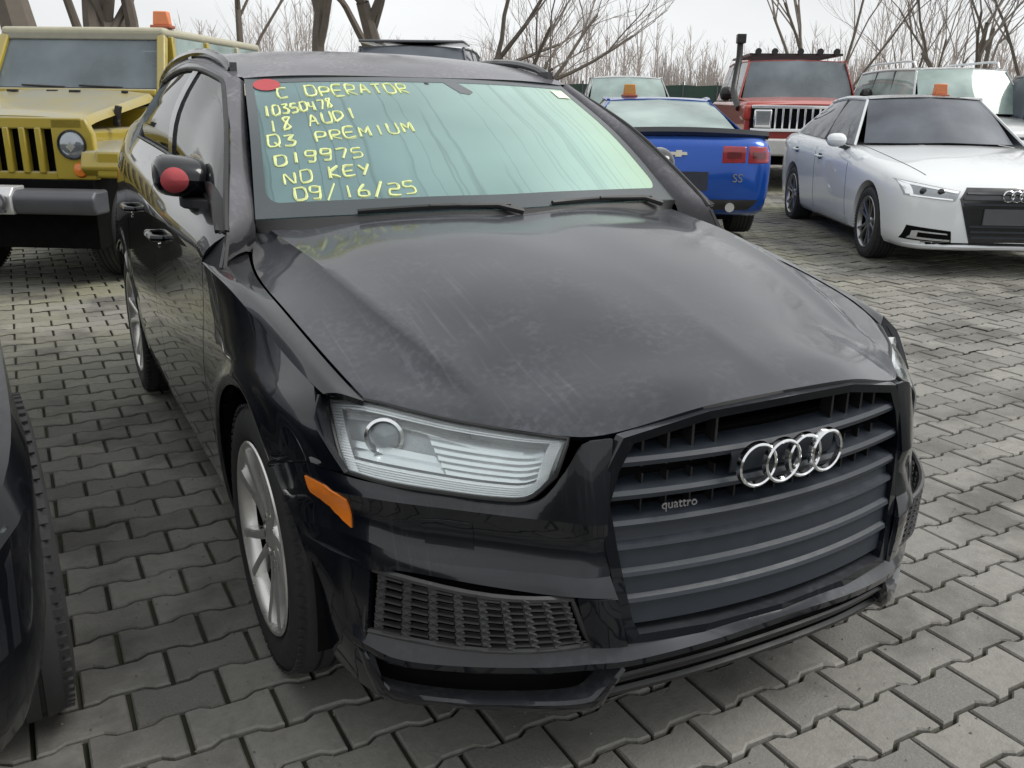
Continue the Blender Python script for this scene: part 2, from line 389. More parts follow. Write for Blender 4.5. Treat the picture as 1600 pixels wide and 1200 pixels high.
pair('sill', lambda mb, s: mb.grid(flip([[(.800, y, .165), (.835, y, .19), (.856, y, .225), (.868, y, .256), (.84, y, .262)] for y in np.linspace(.405, 2.17, 12)], s), (s, 0, 0), .01), M_trim)
for k, s in enumerate((-1, 1)):
    for dr, y in ((fd[k], 1.24), (rd[k], 2.06)):
        mb = MB(); z = .955 + (.012 if y > 2 else 0); w = sx(y, z)
        mb.tube([(s * w, y - .085, z), (s * (w + .032), y - .07, z + .002), (s * (w + .036), y, z + .004), (s * (w + .032), y + .07, z + .002), (s * w, y + .085, z)], [.010, .013, .013, .013, .010], 8)
        obj('handle', mb, M_black, dr)
        mb = MB(); mb.lathe([(s * (w + .001), .001), (s * (w + .004), .012), (s * (w + .0), .014)], 16, 'x', (0, y + .045, z - .035)); obj('lock', mb, M_chrome, dr)

# ---- glass house
DT = [(.669, 1.10, 1.470), (.686, 1.42, 1.512), (.695, 1.8, 1.515), (.692, 2.25, 1.480)]
_dw = spl([p[1] for p in DT], [p[0] for p in DT]); _dz = spl([p[1] for p in DT], [p[2] for p in DT])
AP = [(.836, .385, 1.058), (.815, .47, 1.130), (.748, .72, 1.304), (.705, .92, 1.400), (.669, 1.10, 1.470)]
_aw = spl([p[1] for p in AP], [p[0] for p in AP]); _az = spl([p[1] for p in AP], [p[2] for p in AP])
def wtop(y): return (_aw(y), y, _az(y)) if y < 1.10 else (_dw(y), y, _dz(y))
def pane_grid(y0, y1, n=18, inset=.006):
    rows = []
    for y in np.linspace(y0, y1, n):
        a, b = np.array(belt(y)), np.array(wtop(y)); rows.append([a * (1 - u) + b * u + np.array((.030 * math.sin(PI * u) - inset, 0, 0)) for u in np.linspace(0, 1, 9)])
    return rows
M_sideg = glass_dark('side_glass', (.10, .13, .13), (.30, .33, .32), .06, .02, .16)
pair('front_window', lambda mb, s: mb.grid(flip(pane_grid(.40, 1.42), s), (s, 0, 0), .004), M_sideg)
pair('rear_window', lambda mb, s: mb.grid(flip(pane_grid(1.50, 2.25), s), (s, 0, 0), .004), M_sideg)
pair('door_pillar', lambda mb, s: mb.grid(flip(pane_grid(1.418, 1.502, 3, -.002), s), (s, 0, 0), .01), M_gloss)
def wtrim(mb, s):
    mb.tube(flip([(belt(y)[0] + .004, y, belt(y)[2] + .002) for y in np.linspace(.40, 2.3, 26)], s), .007, 6)
    mb.tube(flip([(wtop(y)[0] + .003, y, wtop(y)[2]) for y in np.linspace(.40, 2.27, 34)], s), .008, 6)
    mb.tube(flip([np.array(belt(2.25)) * (1 - u) + np.array(wtop(2.25)) * u for u in np.linspace(0, 1, 5)], s), .009, 6)
pair('window_trim', wtrim, M_trim)
WE = [(.741, .473, 1.090), (.700, .66, 1.218), (.655, .87, 1.356), (.613, 1.063, 1.477)]
def apillar(mb, s):
    a = cr([(.752, .44, 1.01)] + WE, 22); b = cr([(.862, .345, .985)] + AP, 22); rows = []
    for p, q in zip(a, b): rows.append(cr([p - np.array((0, 0, .012)), p * .8 + q * .2 + np.array((.010, -.006, .008)), p * .45 + q * .55 + np.array((.014, -.006, .008)), q + np.array((.003, 0, 0))], 8))
    mb.grid(flip(rows, s), (s * .6, -.5, .6), .01)
M_pil = car_paint('black_paint_pillar', (.014, .014, .017), .2, .4, .50, (.22, .215, .24))
pair('windscreen_pillar', apillar, M_pil)
RE = [(.613, 1.063, 1.479), (.620, 1.25, 1.520), (.632, 1.5, 1.556), (.640, 1.8, 1.566), (.642, 2.2, 1.547), (.630, 2.6, 1.488), (.60, 3.0, 1.425)]
_rw = spl([p[1] for p in RE], [p[0] for p in RE]); _rz = spl([p[1] for p in RE], [p[2] for p in RE])
def cant(mb, s):
    rows = []
    for y in np.linspace(1.08, 2.98, 34):
        a = np.array((_rw(y), y, _rz(y))); b = np.array(wtop(min(y, 2.25))) if y <= 2.25 else np.array((ip(y, [2.25, 2.6, 3.0], [.692, .668, .628]), y - max(0, y - 2.9) * .5, ip(y, [2.25, 2.6, 3.0], [1.48, 1.43, 1.36])))
        rows.append(cr([a, a * .5 + b * .5 + np.array((.010, 0, .008)), b], 7))
    mb.grid(flip(rows, s), (s, 0, .5), .01)
pair('roof_side', cant, M_pil)
_rc = spl([1.01, 1.2, 1.5, 1.8, 2.3, 2.8, 3.05], [1.494, 1.545, 1.590, 1.606, 1.596, 1.550, 1.50])
rows = []
for k in range(40):
    t = k / 39; row = []
    for x in np.linspace(-1, 1, 41):
        yf = 1.010 + .053 * x * x; y = yf + (3.02 - yf) * t; w = _rw(y); row.append((x * w, y, _rz(y) + (_rc(y) - _rz(y)) * (1 - abs(x) ** 2.4)))
    rows.append(row)
mb = MB(); mb.grid(rows, (0, 0, 1), .012); obj('roof', mb, M_pil, Q)
def rail(mb, s):
    p = cr([(.626, 1.17, 1.505), (.630, 1.27, 1.540), (.636, 1.5, 1.571), (.645, 1.8, 1.578), (.650, 2.2, 1.556), (.642, 2.6, 1.500), (.630, 2.76, 1.466)], 30)
    mb.tube(flip(p, s), .016, 8)
    for y in (1.2, 1.78, 2.7): mb.box((s * (_rw(y) + .004), y, _rz(y) + .006), (.024, .07, .03))
pair('roof_rail', rail, M_gloss)
mb = MB(); mb.tube(cr([(0, 2.86, 1.52), (0, 2.90, 1.56), (0, 3.0, 1.572), (0, 3.03, 1.50)], 9), [.02, .02, .02, .018, .016, .014, .012, .01, .008], 8); obj('aerial_fin', mb, M_gloss, Q)

# ---- windscreen
gb = [(0, .335, 1.104), (.2, .347, 1.105), (.45, .415, 1.098), (.6, .450, 1.094), (.739, .475, 1.090)]
gt = [(0, 1.010, 1.492), (.2, 1.016, 1.491), (.4, 1.033, 1.486), (.611, 1.063, 1.476)]
mir = lambda c: [(-x, y, z) for x, y, z in c[:0:-1]] + list(c)
ga, gz = cr(mir(gb), 33), cr(mir(gt), 33); gm = ga * .5 + gz * .5 + np.array((0, -.016, .020))
WS = loft([ga, gm, gz], 25, 33)                        # WS[i][j]: i up the glass, j from x- to x+
_dn = np.cross(np.gradient(WS, axis=1), np.gradient(WS, axis=0)); WN = _dn / np.linalg.norm(_dn, axis=2, keepdims=True)
if WN[12, 16, 2] < 0: WN = -WN
def ws(s, t, off=0.0):
    """point on the windscreen, s across and t up"""
    a, b = min(max(s, 0), 1) * 32, min(max(t, 0), 1) * 24; j, i = min(int(a), 31), min(int(b), 23); fa, fb = a - j, b - i
    f = lambda G: (G[i][j] * (1 - fa) + G[i][j + 1] * fa) * (1 - fb) + (G[i + 1][j] * (1 - fa) + G[i + 1][j + 1] * fa) * fb
    return f(WS) + f(WN) * off
m, nt_, b = mat('fogged_sky_windscreen'); out = nt_.nodes['Material Output']
tcd = N(nt_, 'ShaderNodeTexCoord'); sepo = N(nt_, 'ShaderNodeSeparateXYZ'); L(nt_, tcd.outputs['Object'], sepo.inputs[0])
n1 = noise(nt_, 1.7, 3); n2 = noise(nt_, 60, 3)
skew = N(nt_, 'ShaderNodeCombineXYZ'); L(nt_, math_(nt_, 'ADD', math_(nt_, 'MULTIPLY', math_(nt_, 'MULTIPLY', sepo.outputs[0], math_(nt_, 'ADD', math_(nt_, 'MULTIPLY', sepo.outputs[1], .27), .87)), 9.0), math_(nt_, 'MULTIPLY', noise(nt_, 5.0, 2), .5)), skew.inputs[0]); L(nt_, math_(nt_, 'MULTIPLY', sepo.outputs[1], .12), skew.inputs[1])
dr = N(nt_, 'ShaderNodeTexNoise'); dr.inputs['Scale'].default_value = 1.0; dr.inputs['Detail'].default_value = 1.5; L(nt_, skew.outputs[0], dr.inputs['Vector'])
line = ramp(nt_, math_(nt_, 'ABSOLUTE', math_(nt_, 'SUBTRACT', dr.outputs['Fac'], .5), 0.0), 0.0, .014, 1.0, 0.0)      # thin drip tracks
xr = ramp(nt_, sepo.outputs[0], -.45, .55, 0.0, 1.0)                                   # film stronger on the driver's half: condensation plus painted sky reflection
fog = math_(nt_, 'ADD', math_(nt_, 'MULTIPLY', xr, .38), ramp(nt_, n1, .25, .75, .26, .50))
fog = math_(nt_, 'MINIMUM', math_(nt_, 'SUBTRACT', fog, math_(nt_, 'MULTIPLY', line, .13)), .97)
col = mixc(nt_, xr, (.31, .49, .51), (.43, .66, .57)); col = mixc(nt_, ramp(nt_, sepo.outputs[0], .45, .72), col, (.48, .69, .48))  # film colour carries the sky's reflection as well as condensation
L(nt_, col, b.inputs['Base Color']); b.inputs['Roughness'].default_value = .35; b.inputs['Coat Weight'].default_value = 1; b.inputs['Coat Roughness'].default_value = .06
tr = N(nt_, 'ShaderNodeBsdfTransparent'); tr.inputs[0].default_value = (.28, .42, .42, 1)
gl = N(nt_, 'ShaderNodeBsdfGlossy'); gl.inputs['Roughness'].default_value = .05; fr = schlick(nt_, .04)
m0 = N(nt_, 'ShaderNodeMixShader'); L(nt_, fr, m0.inputs[0]); L(nt_, tr.outputs[0], m0.inputs[1]); L(nt_, gl.outputs[0], m0.inputs[2])
m1 = N(nt_, 'ShaderNodeMixShader'); L(nt_, fog, m1.inputs[0]); L(nt_, m0.outputs[0], m1.inputs[1]); L(nt_, b.outputs[0], m1.inputs[2]); L(nt_, m1.outputs[0], out.inputs['Surface'])
M_ws = m
mb = MB(); mb.grid(WS, (0, -.5, .8), .005); screen = obj('windscreen', mb, M_ws, Q)
mb = MB()
def wgrid(s0, s1, t0, t1, ns, n_t, off): return [[ws(s0 + (s1 - s0) * a / ns, t0 + (t1 - t0) * c / n_t, off) for a in range(ns + 1)] for c in range(n_t + 1)]
mb.grid(wgrid(0, 1, 0, .085, 32, 2, .0012), (0, -.5, .8)); mb.grid(wgrid(0, 1, .955, 1, 32, 2, .0012), (0, -.5, .8))
for a, c in ((0, .022), (.978, 1)): mb.grid(wgrid(a, c, .085, .955, 2, 20, .0012), (0, -.5, .8))
for s0, ds in ((.022, 1), (.978, -1)):                 # rounded lower corners of the printed border
    r = .055; pts = [ws(s0, .085, .0012)] + [ws(s0 + ds * r * .5 * (1 - math.cos(a)), .085 + r * 1.5 * (1 - math.sin(a)), .0012) for a in np.linspace(0, PI / 2, 9)]
    mb.add(pts, [(0, i, i + 1) for i in range(1, len(pts) - 1)])
M_frit = plain('printed_border', (.035, .045, .05), .25, coat=.8, var=.1)
obj('border', mb, M_frit, screen)
# handwriting: strokes of a paint marker, laid on the glass
FONT = {'0': [[(0, 1), (.9, 1), (1, .1), (.1, 0), (0, 1)]], '1': [[(.5, 1), (.5, 0)]], '2': [[(0, .95), (.9, 1), (.95, .55), (.1, .5), (0, .05), (1, 0)]], '3': [[(0, 1), (.9, 1), (.4, .55), (1, .4), (.8, 0), (0, .05)]],
        '4': [[(0, 1), (.05, .5), (.9, .5)], [(.8, 1), (.8, 0)]], '5': [[(1, 1), (.1, 1), (.05, .6), (.9, .55), (.95, .1), (0, 0)]], '6': [[(.7, 1), (.1, .5), (.05, 0), (.9, 0), (.9, .45), (.1, .45)]], '7': [[(0, 1), (1, 1), (.55, 0)]],
        '8': [[(.9, 1), (.1, .95), (.85, .1), (.1, 0), (.9, 1)]], '9': [[(.9, .95), (.1, 1), (.05, .55), (.9, .55), (.95, 1), (.8, 0), (.2, 0)]], '/': [[(.9, 1.25), (0, -.15)]],
        'A': [[(0, 0), (.5, 1), (1, 0)], [(.2, .4), (.8, .4)]], 'C': [[(1, .95), (.2, 1), (0, .5), (.2, 0), (1, .05)]], 'D': [[(0, 0), (0, 1), (.8, .85), (.95, .4), (0, 0)]], 'E': [[(1, 1), (0, 1), (0, 0), (1, 0)], [(0, .5), (.8, .5)]],
        'I': [[(.5, 1), (.5, 0)]], 'K': [[(0, 1), (0, 0)], [(.9, 1), (0, .45), (1, 0)]], 'M': [[(0, 0), (.05, 1), (.5, .4), (.95, 1), (1, 0)]], 'N': [[(0, 0), (0, 1), (.95, 0), (1, 1)]], 'O': [[(0, 1), (.9, 1), (1, .1), (.1, 0), (0, 1)]],
        'P': [[(0, 0), (.05, 1), (.9, .9), (.85, .5), (.05, .45)]], 'Q': [[(0, 1), (.9, 1), (1, .1), (.1, 0), (0, 1)], [(.6, .3), (1.1, -.15)]], 'R': [[(0, 0), (.05, 1), (.9, .9), (.85, .5), (.05, .45), (1, 0)]], 'T': [[(0, 1), (1, 1)], [(.5, 1), (.5, 0)]],
        'U': [[(0, 1), (.05, .05), (.9, 0), (1, 1)]], 'Y': [[(0, 1), (.5, .5)], [(1, 1), (.3, 0)]], 'X': [[(0, 1), (1, 0)], [(1, 1), (0, 0)]], 'H': [[(0, 1), (0, 0)], [(1, 1), (1, 0)], [(0, .5), (1, .5)]]}
LINES = [('C OPERATOR', (0.075, 0.807), (0.435, 0.84), 0.106), ('10350478', (0.035, 0.647), (0.21, 0.713), 0.093), ('18 AUDI', (0.04, 0.52), (0.26, 0.62), 0.093), ('Q3 PREMIUM', (0.035, 0.42), (0.38, 0.5), 0.08), ('019975', (0.045, 0.3), (0.24, 0.34), 0.073), ('NO KEY', (0.06, 0.187), (0.245, 0.233), 0.073), ('09/16/25', (0.075, 0.1), (0.325, 0.1), 0.073)]
hr = random.Random(3)
for text, (s0, t0), (s1, t1), hgt in LINES:
    mb = MB()
    n = len(text); dx, dt = (s1 - s0) / n, (t1 - t0) / n
    for i, ch in enumerate(text):
        if ch == ' ': continue
        jx, jt, sc = hr.uniform(-.04, .04) * dx, hr.uniform(-.07, .07) * hgt, hr.uniform(.9, 1.1)
        for st in FONT[ch]:
            P = [ws(s0 + dx * (i + .1) + jx + dx * .66 * px, t0 + dt * (i + px * .7) + jt + hgt * sc * py * .88, .0004) for px, py in st]
            Pq = cr(P, max(2, 3 * len(P))) if len(P) > 2 else P
            mb.tube([P[0]] + list(P[1:]) if len(P) < 3 else Pq, [hr.uniform(.0028, .0056) for _ in range(len(P) if len(P) < 3 else len(Pq))], 5)
    obj('handwritten_line', mb, M_yellow, screen)
mb = MB(); c0 = [ws(.055 + .035 * math.cos(a), .93 + .055 * math.sin(a), .004) for a in np.linspace(0, 2 * PI, 20, endpoint=False)]; mb.add(c0, [tuple(range(20))]); obj('red_mark', mb, M_sticker, screen)
mb = MB(); mb.grid(wgrid(.925, .972, .85, .93, 3, 3, .003), (0, -.5, .8)); obj('sticker', mb, M_paper, screen)
# wipers and cowl
def wiper(s0, s1, t0, t1):
    mb = MB(); P = [ws(s0 + (s1 - s0) * u, t0 + (t1 - t0) * u + .008 * math.sin(PI * u), .010) for u in np.linspace(0, 1, 9)]; mb.tube(P, .007, 6)
    mb.tube([ws(s0 + (s1 - s0) * .45, t0 + .008, .014), ws(s1 - .03, .002, .014), ws(s1 + .02, 0, .006) + np.array((0, -.025, -.012))], [.006, .008, .010], 6)
    obj('wiper', mb, M_trim, Q)
mb = MB(); mb.add([ws(.555, .955, .0014), ws(.60, .955, .0014), ws(.625, .865, .0014), ws(.605, .835, .0014), ws(.580, .850, .0014)], [(0, 1, 2, 3, 4)]); obj('mirror_mount', mb, M_frit, screen)
wiper(.19, .50, .004, .010); wiper(.60, .92, .006, .012)
hr_ = cr(mir([(0, .305, 1.086), (.3, .327, 1.082), (.55, .382, 1.074), (.70, .442, 1.062), (.736, .488, 1.056)]), 33)
mb = MB(); mb.grid(loft([hr_ + np.array((0, .004, -.02)), hr_ * .5 + ga * .5 + np.array((0, 0, -.018)), ga + np.array((0, -.004, -.002))], 5, 33), (0, -.3, 1), .01); obj('cowl', mb, M_trim, Q)

# ---- front bumper
bms = {-1: MB(), 1: MB()}
Lv = {0: [(0.392, -0.810, 0.812), (0.448, -0.798, 0.806), (0.486, -0.786, 0.747), (0.524, -0.758, 0.691), (0.609, -0.686, 0.683), (0.710, -0.609, 0.690), (0.799, -0.528, 0.699), (0.833, -0.483, 0.706), (0.861, -0.436, 0.713), (.884, -.40, .705), (.893, -.262, .655)],
      1: [(0.412, -0.835, 0.650), (0.440, -0.834, 0.653), (0.502, -0.793, 0.658), (0.567, -0.740, 0.659), (0.665, -0.658, 0.662), (0.747, -0.599, 0.668), (0.805, -0.539, 0.669), (0.849, -0.477, 0.673), (0.879, -0.414, 0.668), (.895, -.36, .64), (.893, -.300, .605)],
      2: [(0.405, -0.842, 0.541), (0.452, -0.833, 0.543), (0.512, -0.791, 0.547), (0.572, -0.744, 0.547), (0.672, -0.665, 0.547), (0.752, -0.604, 0.559), (0.798, -0.556, 0.577), (0.840, -0.485, 0.582), (0.873, -0.415, 0.583), (.894, -.38, .56), (.893, -.338, .555)],
      3: [(0.398, -0.862, 0.500), (0.461, -0.846, 0.510), (0.521, -0.801, 0.510), (0.618, -0.724, 0.516), (0.681, -0.670, 0.521), (0.749, -0.615, 0.527), (0.798, -0.569, 0.521), (0.845, -0.496, 0.526), (0.878, -0.427, 0.533), (.894, -.40, .53), (.892, -.358, .525)]}
Lv = {k: [p for p in v if p[1] < -.50] + [(sx(-.42, v[-2][2]) - .002, -.42, v[-2][2] * .6 + v[-4][2] * .4), (sx(v[-1][1], v[-1][2]) - .002, v[-1][1], v[-1][2])] for k, v in Lv.items()}
for a, c, bulge in ((0, 1, .001), (1, 2, -.010), (2, 3, .001)):
    A, B = cr(Lv[a], 44), cr(Lv[c], 44); m_ = A * .5 + B * .5; bulge = bulge * np.clip((44 - np.arange(44)) / 10, 0, 1); m_[:, 0] += bulge * .6; m_[:, 1] -= bulge
    for s in (-1, 1): bms[s].grid(flip(loft([A, m_, B], 7, 44), s), (s * .5, -1, .2), .012)
for s in (-1, 1):
    # outside of the fog opening, down to the wheel arch
    arch = lambda z: (-math.sqrt(max(.01, AR ** 2 - (z - AZ) ** 2)))
    rows = []
    for u, z in enumerate((.530, .48, .43, .385, .36, .32, .27, .22)):
        lx, ly = ip(z, [.21, .357, .38, .53], [.782, .814, .807, .796]), ip(z, [.21, .357, .38, .53], [-.588, -.568, -.566, -.570])
        ay = arch(z) + .0; ow = sx(ay, z) - .002
        rows.append(cr([(lx, ly, z), (lx + (ow - lx) * .55, ly + (ay - ly) * .40, z), (ow, ay, z)], 10))
    bms[s].grid(flip(rows, s), (s, -.5, 0), .012)
    # inside of the fog opening
    rows = [[(0.472, -0.833, 0.502), (0.435, -0.855, 0.503), (0.397, -0.864, 0.500)], [(0.461, -0.838, 0.458), (0.425, -0.857, 0.460), (0.392, -0.868, 0.460)], [(0.440, -0.845, 0.392), (0.410, -0.860, 0.392), (0.375, -0.872, 0.392)]]
    bms[s].grid(flip(loft(rows, 8, 6), s), (s * .3, -1, 0), .012)
sh0 = [(0.000, -0.885, 0.398), (0.200, -0.878, 0.397), (0.375, -0.850, 0.394), (0.436, -0.824, 0.396), (0.524, -0.770, 0.390), (0.628, -0.697, 0.381), (0.729, -0.622, 0.380), (0.808, -0.558, 0.382), (0.826, -0.531, 0.381)]
sh1 = [(0.000, -0.926, 0.388), (0.200, -0.917, 0.380), (0.369, -0.877, 0.361), (0.450, -0.845, 0.358), (0.524, -0.802, 0.348), (0.661, -0.704, 0.334), (0.766, -0.625, 0.336), (0.815, -0.570, 0.355), (0.829, -0.540, 0.361)]
d_ = lambda c, dy, dz: [(x, y + dy, z + dz) for x, y, z in c]
blade = MB()
blade.grid(loft([cr(mir(sh0), 60), cr(mir(sh1), 60)], 4, 60), (0, -.5, 1), .004)
blade.grid(loft([cr(mir(sh1), 60), cr(mir(d_(sh1, .003, -.018)), 60), cr(mir(d_(sh1, .055, -.030)), 60)], 7, 60), (0, -1, -.3), .004)
lip1 = [(0.377, -0.868, 0.338), (0.408, -0.858, 0.305), (0.445, -0.845, 0.272), (0.573, -0.763, 0.251), (0.681, -0.686, 0.246), (0.774, -0.612, 0.256), (0.790, -0.595, 0.277), (0.812, -0.570, 0.331)]
lip2 = [(0.372, -0.862, 0.334), (0.392, -0.850, 0.285), (0.421, -0.836, 0.238), (0.565, -0.750, 0.225), (0.674, -0.671, 0.221), (0.782, -0.585, 0.219), (0.802, -0.570, 0.257), (0.820, -0.555, 0.329)]
for s in (-1, 1):
    A, B = cr(lip1, 40), cr(lip2, 40)
    blade.grid(flip(loft([A + np.array((0, .05, .002)), A + np.array((0, .004, .003)), A, A * .5 + B * .5 + np.array((0, -.006, 0)), B, B + np.array((0, .05, .0))], 14, 40), s), (s * .3, -1, 0), .004)
for s in (-1, 1): obj('front_bumper_side', bms[s], M_bump, Q, ang=30)
obj('spoiler_lip', blade, M_bump, Q, ang=30)
rec = MB()                                              # dark recesses behind the lip and the fog grilles
for s in (-1, 1):
    rec.grid(flip(loft([[(.33, -.80, .40), (.53, -.70, .38), (.675, -.61, .38), (.79, -.51, .38)], [(.33, -.79, .22), (.53, -.69, .21), (.675, -.60, .21), (.78, -.50, .21)]], 4, 14), s), (0, -1, 0), .004)
    rec.grid(flip(loft([[(.42, -.77, .54), (.55, -.69, .54), (.68, -.59, .54), (.80, -.49, .54)], [(.42, -.77, .36), (.55, -.69, .36), (.68, -.59, .36), (.80, -.49, .36)]], 4, 14), s), (0, -1, 0), .004)
rec.box((0, -.77, .30), (.8, .02, .2)); rec.box((0, -.77, .59), (.76, .02, .38))
obj('recess', rec, M_dark, Q, smooth=False)
low = MB()
for dz, dy, r in ((.335, .012, .006), (.312, .030, .006), (.283, .036, .010)):
    low.tube(cr(mir([(0, -.918 + dy, dz + .004), (.2, -.908 + dy, dz), (.395, -.862 + dy, dz - .022 + (0 if dz > .3 else 0))]), 30), r, 6)
obj('lower_slats', low, M_trim, Q)
# fog grilles: honeycomb of long cells
def fog(mb, s):
    TL, TR, BL, BR = map(np.array, ((0.792, -0.558, 0.516), (0.475, -0.817, 0.498), (0.808, -0.555, 0.378), (0.436, -0.828, 0.390)))
    def at(u, v):
        a = TL * (1 - u) + TR * u; c = BL * (1 - u) + BR * u; p = a * (1 - v) + c * v
        return p + np.array((.30 * s * 0, -.058 * math.sin(PI * u), 0)) * .9
    nc, nr = 9, 8; cw, ch = 1 / nc, 1 / nr; e = set()
    for i in range(nc + 1):
        for j in range(-1, nr + 1):
            cx, cy = (i + .0) * cw, (j + (.5 if i % 2 else 0) + .5) * ch
            h = [(cx - cw * .34, cy - ch * .5), (cx + cw * .34, cy - ch * .5), (cx + cw * .62, cy), (cx + cw * .34, cy + ch * .5), (cx - cw * .34, cy + ch * .5), (cx - cw * .62, cy)]
            for p, q in zip(h, h[1:] + h[:1]):
                k = tuple(sorted(((round(p[0], 3), round(p[1], 3)), (round(q[0], 3), round(q[1], 3)))))
                if all(0 <= a <= 1 and -.01 <= b <= 1.01 for a, b in k): e.add(k)
    for p, q in e:
        a, b_ = at(*p), at(*q); mb.bar(flip(a, s), flip(b_, s), .014, .0034, (0, 0, 1)) if abs(p[1] - q[1]) < .02 else mb.bar(flip(a, s), flip(b_, s), .0034, .014, (s * -.45, -.88, 0))
    loop = [at(u, 0) for u in np.linspace(0, 1, 10)] + [at(1, v) for v in np.linspace(.2, 1, 5)] + [at(u, 1) for u in np.linspace(.9, 0, 10)] + [at(0, v) for v in np.linspace(.8, .2, 4)]
    mb.tube(flip(loop, s), .007, 6, closed=True)
M_grid = plain('fog_grille_plastic', (.040, .040, .042), .5, bump=.2, var=.5, scale=22)
pair('fog_grille', fog, M_grid)
def snapped(mb, s, A, B, nu, nv, off, thick):
    bv = BVHTree.FromPolygons([Vector(p) for p in bms[s].v], bms[s].f); a, c = cr(A, nu), cr(B, nu); P = []
    for p, q in zip(a, c):
        col = []
        for t in np.linspace(0, 1, nv):
            x = Vector(flip(p * (1 - t) + q * t, s)); h, n, _, _ = bv.find_nearest(x); out_ = Vector((s * .75, -.66, 0)); n = n if n.dot(out_) > 0 else -n; col.append(h + n * (off + (.012 if (h - x).dot(out_) < -.004 and False else 0)))
        P.append(col)
    mb.grid(P, (s * .75, -.66, 0), thick)
pair('side_marker', lambda mb, s: snapped(mb, s, [(.884, -.415, .678), (.862, -.468, .672), (.836, -.52, .648)], [(.887, -.432, .638), (.866, -.47, .622), (.832, -.53, .600)], 10, 6, .004, .012), M_orange)
pair('washer_cover', lambda mb, s: snapped(mb, s, [(.711, -.628, .634), (.670, -.665, .634), (.633, -.693, .631)], [(.703, -.632, .585), (.660, -.664, .582), (.624, -.690, .578)], 8, 5, .0025, .006), M_bump)

# ---- grille
def gy(x, z): return -.905 + .33 * x * x + .10 * (z - .38)
gout = [(0, .856), (.20, .850), (.375, .815), (.405, .760), (.425, .690), (.412, .600), (.398, .52), (.380, .430), (.365, .392), (.20, .388), (0, .388)]
loop = gout + [(-x, z) for x, z in gout[-2:0:-1]]
gfr = obj('grille', MB(), M_gloss, Q)
ring = []
pts = [(x, gy(x, z), z) for x, z in loop]; cz = .62
fr_ = MB(); k = len(pts)
# frame cross-section: outer face, front, inner face
sec = []
for (x, y, z) in pts:
    ix, iz = x * .945, cz + (z - cz) * .93
    sec.append([(x * 1.012, y + .012, cz + (z - cz) * 1.012), (x, y - .006, z), (ix, gy(ix, iz) - .004, iz), (ix, gy(ix, iz) + .05, iz)])
for i in range(k):
    j = (i + 1) % k; fr_.grid([sec[i], sec[j]], None)
gme = mesh('grille', fr_, M_bump, True, 30, True); gfr.data = gme
def hw(z): return ip(z, [.388, .43, .52, .60, .69, .76, .815], [.34, .355, .375, .388, .400, .382, .352])
def slat(z, depth, h, name='slat'):
    mb = MB(); rows = []
    for x in np.linspace(-1, 1, 31):
        w = hw(z) * x; y = gy(w, z)
        rows.append([(w, y + depth, z + h), (w, y + depth * .35, z + h * .72), (w, y + .006, z + .012), (w, y, z + .004), (w, y + .003, z - .006), (w, y + .012, z - .010)])
    mb.grid(rows, (0, -1, .5), .004); obj(name, mb, M_slat, gfr)
for z in (.760, .694, .634): slat(z, .060, .020)
# plate zone: closed panel with three ribs
mb = MB(); rows = []
for x in np.linspace(-1, 1, 31):
    row = []
    for z, d in ((.628, .020), (.600, .016), (.596, .002), (.588, .000), (.584, .010), (.545, .010), (.540, .000), (.532, -.002), (.528, .008), (.490, .008), (.485, -.001), (.477, -.003), (.473, .008), (.425, .010), (.415, .03)):
        w = hw(z) * x; row.append((w, gy(w, z) + d, z))
    rows.append(row)
mb.grid(rows, (0, -1, 0), .003); obj('plate_panel', mb, M_slat, gfr, ang=25)
mb = MB()
for x in np.linspace(-.32, .32, 13):
    if abs(x) > .13: mb.box((x, gy(x, .80) + .035, .785), (.006, .03, .085))
    mb.box((x, gy(x, .66) + .04, .68), (.004, .02, .10))
obj('vertical_rib', mb, M_trim, gfr, smooth=False)
M_boss = plain('badge_boss_plastic', (.014, .018, .024), .65, spec=.3); mb = MB(); rows = []                                    # boss that carries the rings
for x in np.linspace(-.140, .140, 33):
    sc = abs(math.sin((x + .140) / .28 * 4 * PI)) * .007
    rows.append([(x, gy(x, .77) + .03, .772), (x, gy(x, .765) + .004, .766), (x, gy(x, .745) - .002, .748), (x, gy(x, .715) + .004, .715), (x, gy(x, .70) + .02, .702)])
mb.grid(rows, (0, -1, 0), .004); obj('badge_boss', mb, M_boss, gfr)
bd = obj('badge', MB(), M_chrome, Q); em = MB()
em.box((0, gy(0, .73) + .005, .733), (.02, .01, .02)); bd.data = mesh('badge', em, M_chrome)
for k in range(4):
    x = (k - 1.5) * .0617; mb = MB(); pr = [(-.0085, .0400), (-.0110, .0430), (-.0085, .0468), (0.002, .0485), (.002, .0385)]
    mb.lathe([(d, r) for d, r in pr], 40, 'y', (0, 0, 0), closed=True); o = obj('ring', mb, M_chrome, bd, fix=True)
    o.location = (x, gy(x, .733) - .016 - (.003 if k % 2 else 0), .733); o.rotation_euler = (0, 0, .33 * 2 * x)
def lettering(name, text, size, M, parent, material, depth=.0015):
    cu = bpy.data.curves.new(name, 'FONT'); cu.body = text; cu.size = size; cu.extrude = depth; cu.align_x = 'CENTER'; cu.align_y = 'CENTER'; cu.resolution_u = 3
    t = bpy.data.objects.new('tmp', cu); COL.objects.link(t); me = bpy.data.meshes.new_from_object(t.evaluated_get(bpy.context.evaluated_depsgraph_get())); bpy.data.objects.remove(t)
    me.materials.clear(); me.materials.append(material); me.transform(M); me.name = name
    return obj(name, me, parent=parent)
rotX = Matrix.Rotation(PI / 2, 4, 'X')
lettering('quattro_script', 'quattro', .026, Matrix.Translation((-.262, gy(-.262, .68) - .008, .674)) @ Matrix.Rotation(-.17, 4, 'Z') @ rotX, gfr, plain('badge_silver', (.30, .29, .30), .35, .7))

